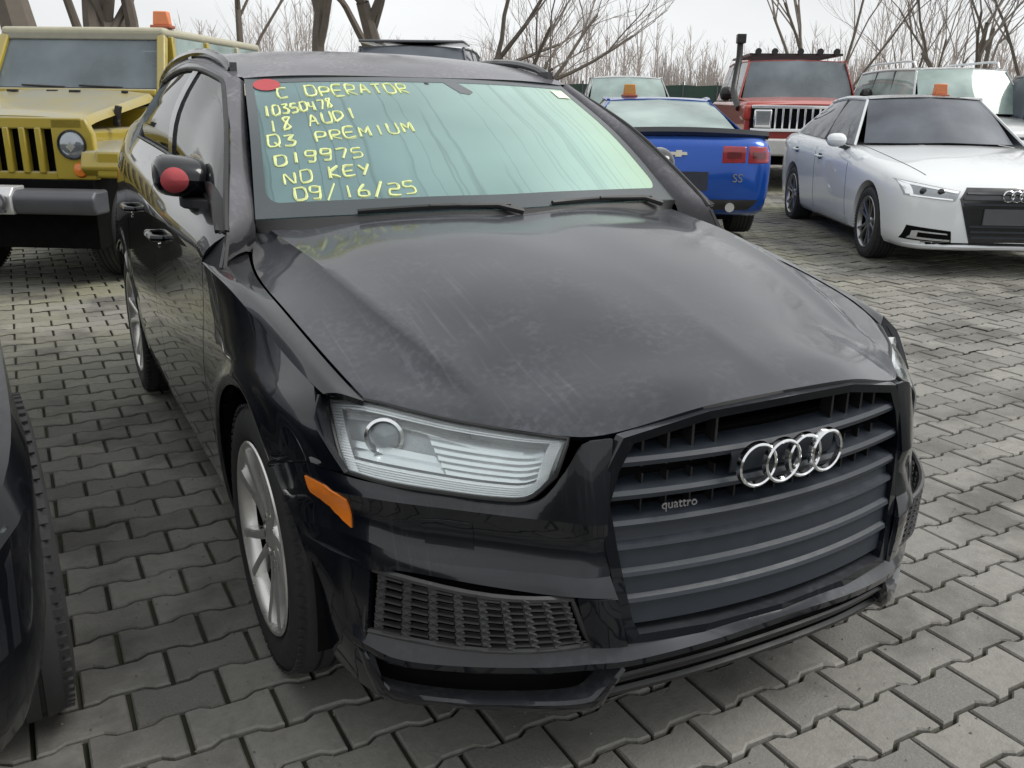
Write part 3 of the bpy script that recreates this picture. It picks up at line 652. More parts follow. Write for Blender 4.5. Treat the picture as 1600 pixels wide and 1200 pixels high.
# ---- headlights
HT = [(.800, -.352, .814), (.751, -.449, .831), (.688, -.529, .824), (.633, -.591, .816), (.535, -.675, .805), (.458, -.757, .804)]
HB = [(.816, -.497, .711), (.759, -.568, .703), (.665, -.658, .698), (.585, -.718, .693), (.538, -.750, .698), (.496, -.778, .746)]
ht, hb = cr(HT, 30), cr(HB, 30)
def hl(u, v, off=0.0):
    """u from outside to the grille, v down"""
    i = min(max(u, 0), 1) * 29; k = min(int(i), 28); f = i - k
    a = ht[k] * (1 - f) + ht[k + 1] * f; b_ = hb[k] * (1 - f) + hb[k + 1] * f
    p = a * (1 - v) + b_ * v; bul = .014 * math.sin(PI * v); n = np.array((.55, -.80, .15)); return p + n * (bul + off)
m, nt_, b = mat('clear_lens'); out = nt_.nodes['Material Output']; tr = N(nt_, 'ShaderNodeBsdfTransparent'); tr.inputs[0].default_value = (.96, .98, .98, 1)
gl = N(nt_, 'ShaderNodeBsdfGlossy'); gl.inputs['Roughness'].default_value = .03; fr = schlick(nt_, .035)
hz = N(nt_, 'ShaderNodeBsdfDiffuse'); hz.inputs[0].default_value = (.8, .84, .85, 1); mm = N(nt_, 'ShaderNodeMixShader'); L(nt_, ramp(nt_, noise(nt_, 12), .3, .7, .01, .06), mm.inputs[0]); L(nt_, tr.outputs[0], mm.inputs[1]); L(nt_, hz.outputs[0], mm.inputs[2])
m2 = N(nt_, 'ShaderNodeMixShader'); L(nt_, fr, m2.inputs[0]); L(nt_, mm.outputs[0], m2.inputs[1]); L(nt_, gl.outputs[0], m2.inputs[2]); L(nt_, m2.outputs[0], out.inputs['Surface']); M_lens = m
M_bez = plain('lamp_bezel', (.32, .335, .35), .25, .5); M_refl = plain('lamp_reflector', (.80, .82, .84), .22, .85, var=.08, scale=30)
for s in (-1, 1):
    mb = MB(); mb.grid(flip([[hl(u, v, -.05) for v in np.linspace(-.02, 1.02, 8)] for u in np.linspace(-.01, 1.01, 20)], s), (s * .5, -1, 0))
    for vv in (-.02, 1.02): mb.grid(flip([[hl(u, vv, o_) for o_ in (-.05, -.002)] for u in np.linspace(0, 1, 20)], s), None)
    for uu in (-.01, 1.01): mb.grid(flip([[hl(uu, v, o_) for o_ in (-.05, -.002)] for v in np.linspace(0, 1, 8)], s), None)
    hd = obj('headlight', mb, plain('headlight_housing', (.50, .52, .54), .35, .1), Q)
    mb = MB(); mb.grid(flip([[hl(u, v) for v in np.linspace(0, 1, 10)] for u in np.linspace(0, 1, 30)], s), (s * .5, -1, 0), .003); obj('lens', mb, M_lens, hd)
    mb = MB()                                           # black seal round the lens
    lp = [hl(u, -.02, .001) for u in np.linspace(0, 1, 24)] + [hl(1.0, v, .001) for v in np.linspace(.12, .9, 7)] + [hl(u, 1.02, .001) for u in np.linspace(1, 0, 24)] + [hl(0, v, .001) for v in np.linspace(.9, .12, 7)]
    mb.tube(flip(lp, s), .0045, 6, closed=True); obj('seal', mb, M_trim, hd)
    mb = MB()                                           # light guide frame
    def band(path, w, off):
        for (a, c) in zip(path, path[1:]):
            pass
    def prisms(v0, v1, k, ua, ub, n, dep, o0=-.0015):
        # fine prisms that throw skylight forward, as moulded into real light guides
        prof = []
        for q in range(k): a_, b_ = v0 + (v1 - v0) * q / k, v0 + (v1 - v0) * (q + 1) / k; prof += [(a_, o0 - dep), (b_ - .002, o0), (b_, o0 - dep)]
        mb.grid(flip([[hl(ua(v) + (ub(v) - ua(v)) * t, v, o_) for v, o_ in prof] for t in np.linspace(0, 1, n)], s), (s * .5, -1, 0))
    prisms(.035, .125, 3, lambda v: .012, lambda v: .972, 26, .004); prisms(.80, .975, 5, lambda v: .02, lambda v: .905, 26, .005)
    prisms(.10, .96, 22, lambda v: .010 + .01 * v, lambda v: .066 + .01 * v, 3, .004); prisms(.10, .96, 22, lambda v: .945 - .075 * v, lambda v: .988 - .04 * v, 3, .004)
    mb.grid(flip([[hl(u, .20 + .30 * max(0, u - .42) ** 1.1, -.026), hl(u, .255 + .34 * max(0, u - .42) ** 1.1, -.019)] for u in np.linspace(.07, .93, 26)], s), (s * .5, -1, 0), .004)
    obj('light_guide', mb, M_white, hd)
    mb = MB(); mb.grid(flip([[hl(u, v, -.044) for v in np.linspace(.10, .80, 7)] for u in np.linspace(.05, .62, 16)], s), (s * .5, -1, 0)); obj('bezel', mb, M_bez, hd)
    mb = MB(); saw = []
    for k in range(6):
        v0 = .22 + .095 * k; saw += [(v0, -.026), (v0 + .086, -.017), (v0 + .094, -.026)]
    mb.grid(flip([[hl(u + .10 * (v - .5), v, o_) for v, o_ in saw] for u in np.linspace(.47, .93, 16)], s), (s * .5, -1, 0)); obj('reflector', mb, M_refl, hd)
    mb = MB(); mb.grid(flip([[hl(u, v, o_) for v, o_ in ((.58, -.034), (.66, -.026), (.70, -.032), (.79, -.022))] for u in np.linspace(.06, .60, 14)], s), (s * .5, -1, 0)); obj('lower_reflector', mb, M_refl, hd)
    pc = hl(.25, .42, -.03); pa = np.array((s * .45, -.88, .1)); mb = MB()
    q = Vector((s * .5, -.86, .05)).to_track_quat('Z', 'Y').to_matrix().to_4x4()
    T = Matrix.Translation(Vector(flip(pc, s))) @ q
    t_ = MB(); t_.lathe([(-.01, .038), (.016, .040), (.018, .034), (.006, .031)], 32, 'z'); mb.sub(t_, T); obj('projector_ring', mb, M_chrome, hd)
    mb = MB(); t_ = MB(); t_.lathe([(.0, .031), (.009, .028), (.015, .018), (.018, .001)], 28, 'z'); mb.sub(t_, T); obj('projector_lens', mb, plain('bulb_glass', (.16, .18, .20), .06, coat=1), hd)

# ---- mirrors
def mirror_shell(s):
    mb = MB(); sec = [(.822, .02), (.823, .60), (.836, .90), (.87, 1.02), (.925, 1.06), (.953, .93), (.970, .55), (.975, .05)]
    P = []
    for w, k in sec:
        c = np.array((s * (w - .017), .80 + (w - .83) * .10, 1.184 + (w - .9) * .10)); ry, rz = .085 * max(k, .04) ** .8, .064 * max(k, .05) ** .7
        P.append([c + np.array((0, -ry * math.cos(a) * (1.0 if math.cos(a) > 0 else .62), rz * math.sin(a) * (1 if math.sin(a) > 0 else .85))) for a in np.linspace(0, 2 * PI, 25)])
    mb.grid(cr2(P, 18), (s, 0, 0)); return mb
def cr2(P, n):
    P = np.array(P); return np.stack([cr(P[:, j], n) for j in range(P.shape[1])], 1)
for s in (-1, 1):
    o = obj('wing_mirror', mirror_shell(s), M_black, Q, fix=True)
    mb = MB(); mb.grid(flip(np.array([[(.842, .71, 1.150), (.842, .712, 1.24)], [(.90, .718, 1.142), (.90, .72, 1.252)], [(.955, .722, 1.158), (.95, .722, 1.24)]]) + np.array((-.017, .145, -.012)), s), (0, 1, 0), .004); obj('mirror_glass', mb, M_chrome, o)
    mb = MB(); mb.prism([(s * .80, .64), (s * .80, .84), (s * .86, .85), (s * .885, .84), (s * .885, .78), (s * .86, .72)], 1.095, 1.130, 'z'); obj('mirror_foot', mb, M_trim, o, bevel=.006)
    mb = MB(); rows = []
    for y in np.linspace(.405, .70, 12):
        a_, b_ = np.array(belt(y)), np.array(wtop(y)); um = min(1, max(.30, 1.25 - (y - .405) * 3.3)); rows.append([a_ * (1 - u) + b_ * u + np.array((.030 * math.sin(PI * u) + .004, 0, -.004 if u == 0 else 0)) for u in np.linspace(0, um, 6)])
    mb.grid(flip(rows, s), (s, 0, 0), .008)
    mb.grid(flip([[np.array((.891, .494, .970)) * (1 - u) + np.array((.870, .332, .955)) * u, np.array((.889, .494, .985)) * (1 - u) + np.array((.839, .384, 1.064)) * u] for u in np.linspace(0, 1, 8)], s), (s, 0, 0), .01); obj('mirror_base', mb, M_trim, o)
    if s < 0:
        P = []; 
        for r in (0, .012, .024, .032, .038): P.append([(-.952 + .25 * r * math.cos(a) , .0, 1.2 + r * math.sin(a)) if 0 else (-.908 + r * math.cos(a), .70, 1.183 + r * math.sin(a)) for a in np.linspace(0, 2 * PI, 21)])
        bv = BVHTree.FromPolygons([v.co for v in o.data.vertices], [tuple(p.vertices) for p in o.data.polygons]); Q2 = []
        for ring_ in P:
            rr = []
            for p in ring_:
                h = bv.ray_cast(Vector((p[0], .2, p[2])), Vector((0, 1, 0)))[0] or bv.find_nearest(Vector((p[0], .74, p[2])))[0]; rr.append((h.x, h.y - .0025, h.z))
            Q2.append(rr)
        mb = MB(); mb.grid(Q2, (0, -1, 0)); obj('red_sticker', mb, M_sticker, o)

# ---- wheels
def wheel_meshes():
    ty = MB(); pr = [(.020, .238), (.008, .250), (.0, .272), (-.004, .298), (.004, .325), (.020, .342), (.036, .349)]
    for g0 in (.062, .100, .138, .172): pr += [(g0 - .016, .352), (g0 - .005, .352), (g0 - .004, .344), (g0 + .004, .344), (g0 + .005, .352)]
    pr += [(.192, .349), (.208, .342), (.224, .325), (.232, .298), (.228, .272), (.220, .25), (.205, .238)]
    ty.lathe(pr, 72)
    for i in range(72):                                  # shoulder blocks
        a = 2 * PI * i / 72
        for d in (.018, .210): ty.box((d, .340 * math.cos(a), .340 * math.sin(a)), (.026, .016, .007), rx=a - PI / 2)
    rim = MB(); rim.lathe([(.004, .250), (.000, .247), (.001, .240), (.010, .233), (.030, .226), (.10, .220), (.20, .222), (.21, .238)], 72)
    hub = [(.022, .0005), (.022, .030), (.026, .036), (.026, .066), (.040, .074), (.07, .074)]; rim.lathe(hub, 40)
    for k in range(5):
        for sg in (-1, 1):
            a0 = 2 * PI * k / 5 + .3; P = []
            for r, off, w, d in ((.050, .016, .013, .024), (.10, .022, .0125, .022), (.16, .036, .012, .014), (.21, .052, .013, .006), (.234, .060, .016, .004)):
                t = sg * off; c, sn = math.cos(a0), math.sin(a0); q = lambda tt, dd: (dd, r * c - tt * sn, r * sn + tt * c)
                P.append([q(t - w, d + .040), q(t - w, d + .004), q(t - w * .5, d), q(t + w * .5, d), q(t + w, d + .004), q(t + w, d + .040)])
            rim.grid(P, None)
        for j in range(1): 
            a = 2 * PI * k / 5 + .3 + PI / 5; t_ = MB(); t_.lathe([(.024, .0005), (.024, .009), (.04, .010)], 10); rim.sub(t_, Matrix.Translation((0, .052 * math.cos(a), .052 * math.sin(a))))
    dsc = MB(); dsc.lathe([(.085, .05), (.085, .155), (.105, .155), (.105, .05)], 48, closed=True); dsc.lathe([(.075, .02), (.075, .075), (.12, .08)], 30); dsc.box((.10, .10, .08), (.07, .10, .12), rx=.6)
    bk = MB(); bk.lathe([(.15, .01), (.15, .219), (.042, .2232)], 48)
    return mesh('tyre', ty, M_rub, True, 40), mesh('rim', rim, M_alloy, True, 35, True), mesh('brake_disc', dsc, M_disc, True, 40), mesh('wheel_back', bk, M_dark)
WM = wheel_meshes()
def put_wheel(parent, pos, s, rot=0.0, steer=0.0, meshes=None, scale=1.0):
    """s = -1: outer face looks to -x"""
    ty, rim, dsc, bk = meshes or WM
    w = obj('wheel', ty, parent=parent); w.location = pos
    w.rotation_euler = (rot, 0, (0 if s < 0 else PI) + steer); w.scale = (scale,) * 3
    for nm, me in (('rim', rim), ('brake_disc', dsc), ('wheel_back', bk)): obj(nm, me, parent=w)
    return w
for s in (-1, 1):
    put_wheel(Q, (s * .893, 0, .350), s, .35); put_wheel(Q, (s * .893, RY, .350), s, 1.0)
def liner(cy):
    def f(mb, s):
        P = []
        for a in np.linspace(-.25, PI + .25, 30): P.append([(d * s, cy + r * math.cos(a), AZ + r * math.sin(a)) for d, r in ((.60, AR + .02), (.868, AR + .02))])
        mb.grid(P, None); mb.box((s * .60, cy, .53), (.02, .76, .56))
    return f
for cy in (0, RY): pair('wheel_arch_liner', liner(cy), M_dark)

# ---- rear end, floor, cabin
tg = MB(); rows = []
for x in np.linspace(-1, 1, 21):
    rows.append([(x * w, y - .16 * (abs(x) ** 3), z) for w, y, z in ((.60, 3.02, 1.43), (.66, 3.16, 1.30), (.74, 3.34, 1.08), (.74, 3.42, .85), (.74, 3.42, .62))])
tg.grid(rows, (0, 1, .2), .012); obj('tailgate', tg, M_black, Q)
tg = MB(); tg.grid([[(x * w, y - .20 * abs(x) ** 4, z) for w, y, z in ((.80, 3.43, .62), (.82, 3.48, .50), (.80, 3.46, .30), (.74, 3.38, .22))] for x in np.linspace(-1, 1, 21)], (0, 1, 0), .012); obj('rear_bumper', tg, M_black, Q)
pair('rear_light', lambda mb, s: mb.grid(flip([[(.52, 3.385, .98), (.52, 3.40, .82)], [(.66, 3.335, .99), (.66, 3.375, .81)], [(.80, 3.22, 1.0), (.80, 3.25, .83)]], s), (s * .3, 1, 0), .03), M_red)
ub = MB(); ub.box((0, 1.3, .22), (1.16, 3.9, .10)); ub.box((0, -.28, .52), (1.1, .60, .50)); ub.box((0, .45, .62), (1.5, .10, .72)); ub.box((0, 1.45, .24), (1.62, 1.7, .10)); ub.box((0, 2.9, .60), (1.1, .75, .5)); ub.box((0, 2.25, .55), (1.1, .1, .5))
obj('underbody', ub, M_dark, Q, smooth=False)
it = MB()
it.prism([(.42, .90), (.42, 1.04), (.60, 1.075), (.82, 1.04), (.86, .90)], -.74, .74, 'x'); obj('dashboard', it, plain('dash', (.02, .022, .024), .7), Q, bevel=.01)
def seat(x, y):
    mb = MB(); mb.box((x, y, .66), (.50, .50, .16)); mb.box((x, y + .28, .93), (.48, .14, .56), rx=-.22); hd_ = obj('seat', mb, M_seat, Q, bevel=.04, seg=3)
    mb = MB(); mb.box((x, y + .36, 1.27), (.26, .10, .19), rx=-.15); obj('headrest', mb, M_seat, hd_, bevel=.03, seg=3)
for x, y in ((-.37, 1.15), (.37, 1.15), (-.37, 2.0), (.37, 2.0)): seat(x, y)
mb = MB(); mb.tube([(.37 + .18 * math.cos(a), .86 + .05 * math.sin(a), 1.02 + .17 * math.sin(a)) for a in np.linspace(0, 2 * PI, 28, endpoint=False)], .014, 8, closed=True); mb.bar((.20, .86, 1.02), (.54, .86, 1.02), .03, .03); obj('steering_wheel', mb, M_trim, Q)
mb = MB(); mb.box((.03, .90, 1.395), (.22, .035, .065), rz=.18); mb.bar((.0, .93, 1.42), (0, .985, 1.47), .03, .03); obj('inner_mirror', mb, M_trim, Q, bevel=.012, seg=3)

# ================================================================== ground: interlocking bone-shaped pavers on dark bedding
FWD = (math.sin(YAW), math.cos(YAW))
def gz(x, y):
    """the yard climbs very gently away from the SUV"""
    s = x * FWD[0] + y * FWD[1] - 2.2
    if s <= 0: return 0.0
    return .014 * (s - 1.0 + math.exp(-s)) if s < 60 else .014 * 59
def stone_material(name, single):
    m, nt, b = mat(name)
    geo = N(nt, 'ShaderNodeNewGeometry'); P = geo.outputs['Position']
    def nz(scale, det=4, rough=.5):
        n = N(nt, 'ShaderNodeTexNoise'); n.inputs['Scale'].default_value = scale; n.inputs['Detail'].default_value = det; n.inputs['Roughness'].default_value = rough; L(nt, P, n.inputs['Vector']); return n.outputs['Fac']
    if single: tone = N(nt, 'ShaderNodeObjectInfo').outputs['Random']
    else: tone = N(nt, 'ShaderNodeAttribute', attribute_name='tone').outputs['Fac']
    col = mixc(nt, tone, (.112, .108, .096), (.285, .275, .246))
    col = mixc(nt, ramp(nt, nz(1.1, 5), .35, .7, 0, .55), col, (.175, .171, .161))             # damp and tyre-polished areas
    sep = N(nt, 'ShaderNodeSeparateXYZ'); L(nt, P, sep.inputs[0])
    far = ramp(nt, sep.outputs['Y'], 1.6, 5.0)
    moss = math_(nt, 'MULTIPLY', ramp(nt, nz(.75, 4, .6), .38, .62), far)
    col = mixc(nt, math_(nt, 'MULTIPLY', moss, .85), col, (.245, .240, .125))                   # algae film where cars stand for long
    col = mixc(nt, ramp(nt, nz(220, 3), .35, .75, 0, .45), col, (.29, .283, .26))               # fine aggregate
    col = mixc(nt, ramp(nt, nz(9, 6, .7), .58, .75, 0, .5), col, (.125, .121, .114))
    col = mixc(nt, ramp(nt, nz(1.7, 6, .62), .50, .62, 0, .78), col, (.075, .071, .063))        # oil and damp patches
    col = mixc(nt, ramp(nt, nz(38, 4, .6), .4, .7, 0, .45), col, (.150, .145, .132))
    L(nt, col, b.inputs['Base Color']); L(nt, ramp(nt, nz(5), .3, .7, .62, .9), b.inputs['Roughness'])
    bp = N(nt, 'ShaderNodeBump'); bp.inputs['Strength'].default_value = .7; bp.inputs['Distance'].default_value = .004; L(nt, nz(110, 6, .7), bp.inputs['Height']); L(nt, bp.outputs[0], b.inputs['Normal'])
    return m
M_stone1, M_stoneN = stone_material('concrete_paver', True), stone_material('concrete_paver_field', False)
m, nt_, b = mat('joint_sand'); geo = N(nt_, 'ShaderNodeNewGeometry'); n = N(nt_, 'ShaderNodeTexNoise'); n.inputs['Scale'].default_value = 3; n.inputs['Detail'].default_value = 6; L(nt_, geo.outputs['Position'], n.inputs['Vector'])
L(nt_, mixc(nt_, ramp(nt_, n.outputs['Fac'], .35, .65), (.018, .017, .013), (.046, .046, .024)), b.inputs['Base Color']); b.inputs['Roughness'].default_value = .95; M_joint = m
# far out the single stones are too small to tell apart: there the bedding sheet becomes plain paving
m, nt_, b = mat('far_paving'); geo = N(nt_, 'ShaderNodeNewGeometry'); n = N(nt_, 'ShaderNodeTexNoise'); n.inputs['Scale'].default_value = .5; n.inputs['Detail'].default_value = 7; L(nt_, geo.outputs['Position'], n.inputs['Vector'])
L(nt_, mixc(nt_, ramp(nt_, n.outputs['Fac'], .35, .65), (.215, .209, .19), (.25, .24, .185)), b.inputs['Base Color']); b.inputs['Roughness'].default_value = .9; M_farp = m
def sheet(xs, ys, dz): return [[(x, y, gz(x, y) + dz) for y in ys] for x in xs]
mb = MB()
xs = np.r_[-900, -300, -100, np.linspace(-40, 60, 51), 120, 300, 900]; ys = np.r_[-300, -60, np.linspace(-20, 70, 46), 120, 300, 900]
mb.grid(sheet(xs, ys, -.016), (0, 0, 1)); ground = tag(obj('ground', mb, M_joint), kind='structure')
PX, PY, X0, Y0 = .214, .1459, .364, -.790                 # stone pitch, and one known joint
GAP, AMP = .0115, .0085
def paver_mesh(full=True):
    def edge(x): # boundary wave: bulges out at the ends of the stone, draws in at its middle
        u = abs((x / PX) % 1.0 - .5) * 2             # 1 at the stone's ends, 0 in the middle
        return AMP * (1 if u > .62 else (-1 if u < .38 else (u - .5) / .12))
    xs_ = [.0, .19 * PX, .31 * PX, .69 * PX, .81 * PX, PX]
    top = [(x, PY / 2 + edge(x)) for x in xs_]; bot = [(x, -PY / 2 - edge(x)) for x in reversed(xs_)]
    poly = [(x - PX / 2, y) for x, y in top + bot]
    def shrink(k):
        return [(x - math.copysign(k, x) * (1 if abs(x) > PX * .49 else .0), y - math.copysign(k, y)) for x, y in poly]
    a, c = shrink(GAP / 2), shrink(GAP / 2 + .0045); n = len(a); mb = MB()
    vs = [(x, y, .0) for x, y in c] + [(x, y, -.005) for x, y in a]; fs = [tuple(range(n - 1, -1, -1))] + [(i, (i + 1) % n, (i + 1) % n + n, i + n) for i in range(n)]
    if full: vs += [(x, y, -.034) for x, y in a]; fs += [(i + n, (i + 1) % n + n, (i + 1) % n + 2 * n, i + 2 * n) for i in range(n)]
    mb.add(vs, fs); return mb
me1 = mesh('paver', paver_mesh(), M_stone1, False, fix=True)
pm = paver_mesh(); pl = paver_mesh(False)
pr_ = random.Random(11); spots = []
cx0, cy0 = CAM_P[0], CAM_P[1]
for r in range(-16, 230):
    y = Y0 + r * PY
    for k in range(-110, 190):
        x = X0 + PX / 2 + k * PX + (PX / 2 if r % 2 else 0)
        dx, dy = x - cx0, y - cy0; f = dx * FWD[0] + dy * FWD[1]; lat = dx * FWD[1] - dy * FWD[0]
        if f < -.4 or f > 27 or abs(lat) > f * .66 + 1.3: continue
        spots.append((math.hypot(dx, dy), f, lat, x, y))
spots.sort()
def covered(f, lat, x, y):  # under the SUV or outside the frame: never among the stones that show largest
    return (-.86 < x < .86 and -.55 < y < 3.3) or f < .95 or abs(lat) > f * .60 + .05 or x < -1.42
near, fieldv, fieldf, tones, nv = [], [], [], [], 0
for d, f, lat, x, y in spots:
    dz = pr_.uniform(-.003, .003); tx, ty, rz = pr_.uniform(-.012, .012), pr_.uniform(-.012, .012), pr_.uniform(-.012, .012)
    if len(near) < 300 and not covered(f, lat, x, y):
        o = obj('paver', me1, parent=ground); o.location = (x, y, gz(x, y) + dz); o.rotation_euler = (tx, ty, rz); near.append(o)
    else:
        src = pm if d < 6 else pl; z0 = gz(x, y) + dz; c, s_ = math.cos(rz), math.sin(rz)
        fieldv += [(x + px * c - py * s_, y + px * s_ + py * c, z0 + pz + px * ty + py * tx) for px, py, pz in src.v]
        fieldf += [tuple(i + nv for i in q) for q in src.f]; nv += len(src.v); tones += [pr_.random()] * len(src.f)
me = bpy.data.meshes.new('paver_field'); me.from_pydata(fieldv, [], fieldf); me.materials.append(M_stoneN)
at_ = me.attributes.new('tone', 'FLOAT', 'FACE'); at_.data.foreach_set('value', tones); me.update()
tag(obj('paver_field', me, parent=ground), kind='stuff')
# beyond the separate stones
mb = MB(); ring_ = []
th = np.linspace(0, 2 * PI, 73)
for rad in (26.5, 40, 70, 140, 400, 900): ring_.append([(cx0 + rad * math.cos(t), cy0 + rad * math.sin(t), gz(cx0 + rad * math.cos(t), cy0 + rad * math.sin(t)) - .004) for t in th])
mb.grid(ring_, (0, 0, 1)); o = obj('far_paving', mb, M_farp, ground)
gb_ = MB(); gr_ = random.Random(5)                       # grit and crumbs lying on the stones
for k in range(1500):
    f, a = gr_.uniform(1.0, 6.5), gr_.uniform(-.62, .62); x, y = cx0 + f * FWD[0] + a * f * FWD[1], cy0 + f * FWD[1] - a * f * FWD[0]; r = gr_.uniform(.0018, .0050); z = gz(x, y) + r * .4; t = gr_.uniform(0, 6)
    gb_.add([(x + r * math.cos(t), y + r * math.sin(t), z), (x + r * math.cos(t + 2.1), y + r * math.sin(t + 2.1), z), (x + r * math.cos(t + 4.2), y + r * math.sin(t + 4.2), z), (x, y, z + r * .9)], [(0, 1, 3), (1, 2, 3), (2, 0, 3)])
tag(obj('grit', gb_, plain('grit_stone', (.16, .15, .13), .9, var=.6, scale=60), ground, smooth=False), kind='stuff')

# ================================================================== the other vehicles
def hull_mesh(st, nose=2):
    """st: stations (y, half width, z bottom, z widest, z top, crown); closed body shell, front to rear"""
    rows = []
    for y, w, zb, zw, zt, c in st:
        h = [(0, zb), (.70 * w, zb), (.93 * w, zb + .02), (.985 * w, zb + .30 * (zw - zb)), (w, zb + .62 * (zw - zb)), (w, zw), (.985 * w, zw + .45 * (zt - zw)), (.94 * w, zw + .85 * (zt - zw)), (.84 * w, zt + .05 * c), (.62 * w, zt + .45 * c), (.30 * w, zt + .88 * c), (0, zt + c)]
        rows.append([(x, y, z) for x, z in h])
    P = loft(rows, 64, 34)
    full = np.concatenate([P, flip(P, -1)[:, -2:0:-1]], 1)
    mb = MB(); n = full.shape[1]; V = full.reshape(-1, 3); m = full.shape[0]
    F = [(i * n + j, i * n + (j + 1) % n, (i + 1) * n + (j + 1) % n, (i + 1) * n + j) for i in range(m - 1) for j in range(n)]
    F += [tuple(range(n)), tuple((m - 1) * n + j for j in range(n))[::-1]]
    mb.add(V, F); return mb
def cut_arches(mb, wheels, r, w, z):
    """take the wheel openings out of a closed shell"""
    me = mesh('body', mb, None, False, fix=True); o = bpy.data.objects.new('tmp_body', me); COL.objects.link(o); tmp = [o]
    for y in wheels:
        for s in (-1, 1):
            c = MB(); c.prism([(y + r * math.cos(a), z + r * math.sin(a)) for a in np.linspace(0, 2 * PI, 40, endpoint=False)], s * (w - .27), s * (w + .3), 'x')
            co = bpy.data.objects.new('tmp_cut', mesh('cut', c, None, False, fix=True)); COL.objects.link(co); tmp.append(co)
            md = o.modifiers.new('b', 'BOOLEAN'); md.operation = 'DIFFERENCE'; md.object = co; md.solver = 'EXACT'
    me2 = bpy.data.meshes.new_from_object(o.evaluated_get(bpy.context.evaluated_depsgraph_get()))
    for q in tmp: bpy.data.objects.remove(q)
    return me2
def bvh_of(me): return BVHTree.FromPolygons([v.co.copy() for v in me.vertices], [tuple(p.vertices) for p in me.polygons])
def onto(mb, bv, quad, axis, off=.004, thick=.012, nu=8, nv=5):
    """a four-cornered patch laid on the body: corners given in the plane square to AXIS ('f' from the front, 'r' rear, 'l'/'k' from -x/+x, 'u' from above)"""
    A, B, C, D = map(np.array, quad); rows = []
    dirs = {'f': (0, 1, 0), 'r': (0, -1, 0), 'l': (1, 0, 0), 'k': (-1, 0, 0), 'u': (0, 0, -1)}[axis]; dv = Vector(dirs)
    for i in range(nu + 1):
        u = i / nu; row = []
        for j in range(nv + 1):
            v = j / nv; p = (A * (1 - u) + B * u) * (1 - v) + (D * (1 - u) + C * u) * v
            o = {'f': (p[0], -9, p[1]), 'r': (p[0], 12, p[1]), 'l': (-9, p[0], p[1]), 'k': (9, p[0], p[1]), 'u': (p[0], p[1], 9)}[axis]
            h = bv.ray_cast(Vector(o), dv)[0]
            if h is None: h = row[-1] + dv * off if row else (bv.find_nearest(Vector(o) + dv * 8.5)[0])
            row.append(Vector(h) - dv * off)
        rows.append(row)
    mb.grid(rows, -np.array(dirs, float), thick); return mb
def rims(material):
    me = WM[1].copy(); me.materials.clear(); me.materials.append(material); return (WM[0], me, WM[2], WM[3])
WM_dark = rims(M_alloyd); WM_mid = rims(plain('grey_alloy', (.34, .345, .35), .3, .9))
M_cglass = glass_dark('car_glass', (.42, .47, .48), (.26, .32, .36), .42)
M_cglass2 = glass_dark('car_glass_green', (.30, .40, .38), (.42, .54, .51), .62)
M_cglass3 = glass_dark('car_glass_dark', (.05, .055, .06), (.15, .17, .21), .55)
M_in = plain('cabin_dark', (.02, .021, .023), .8)

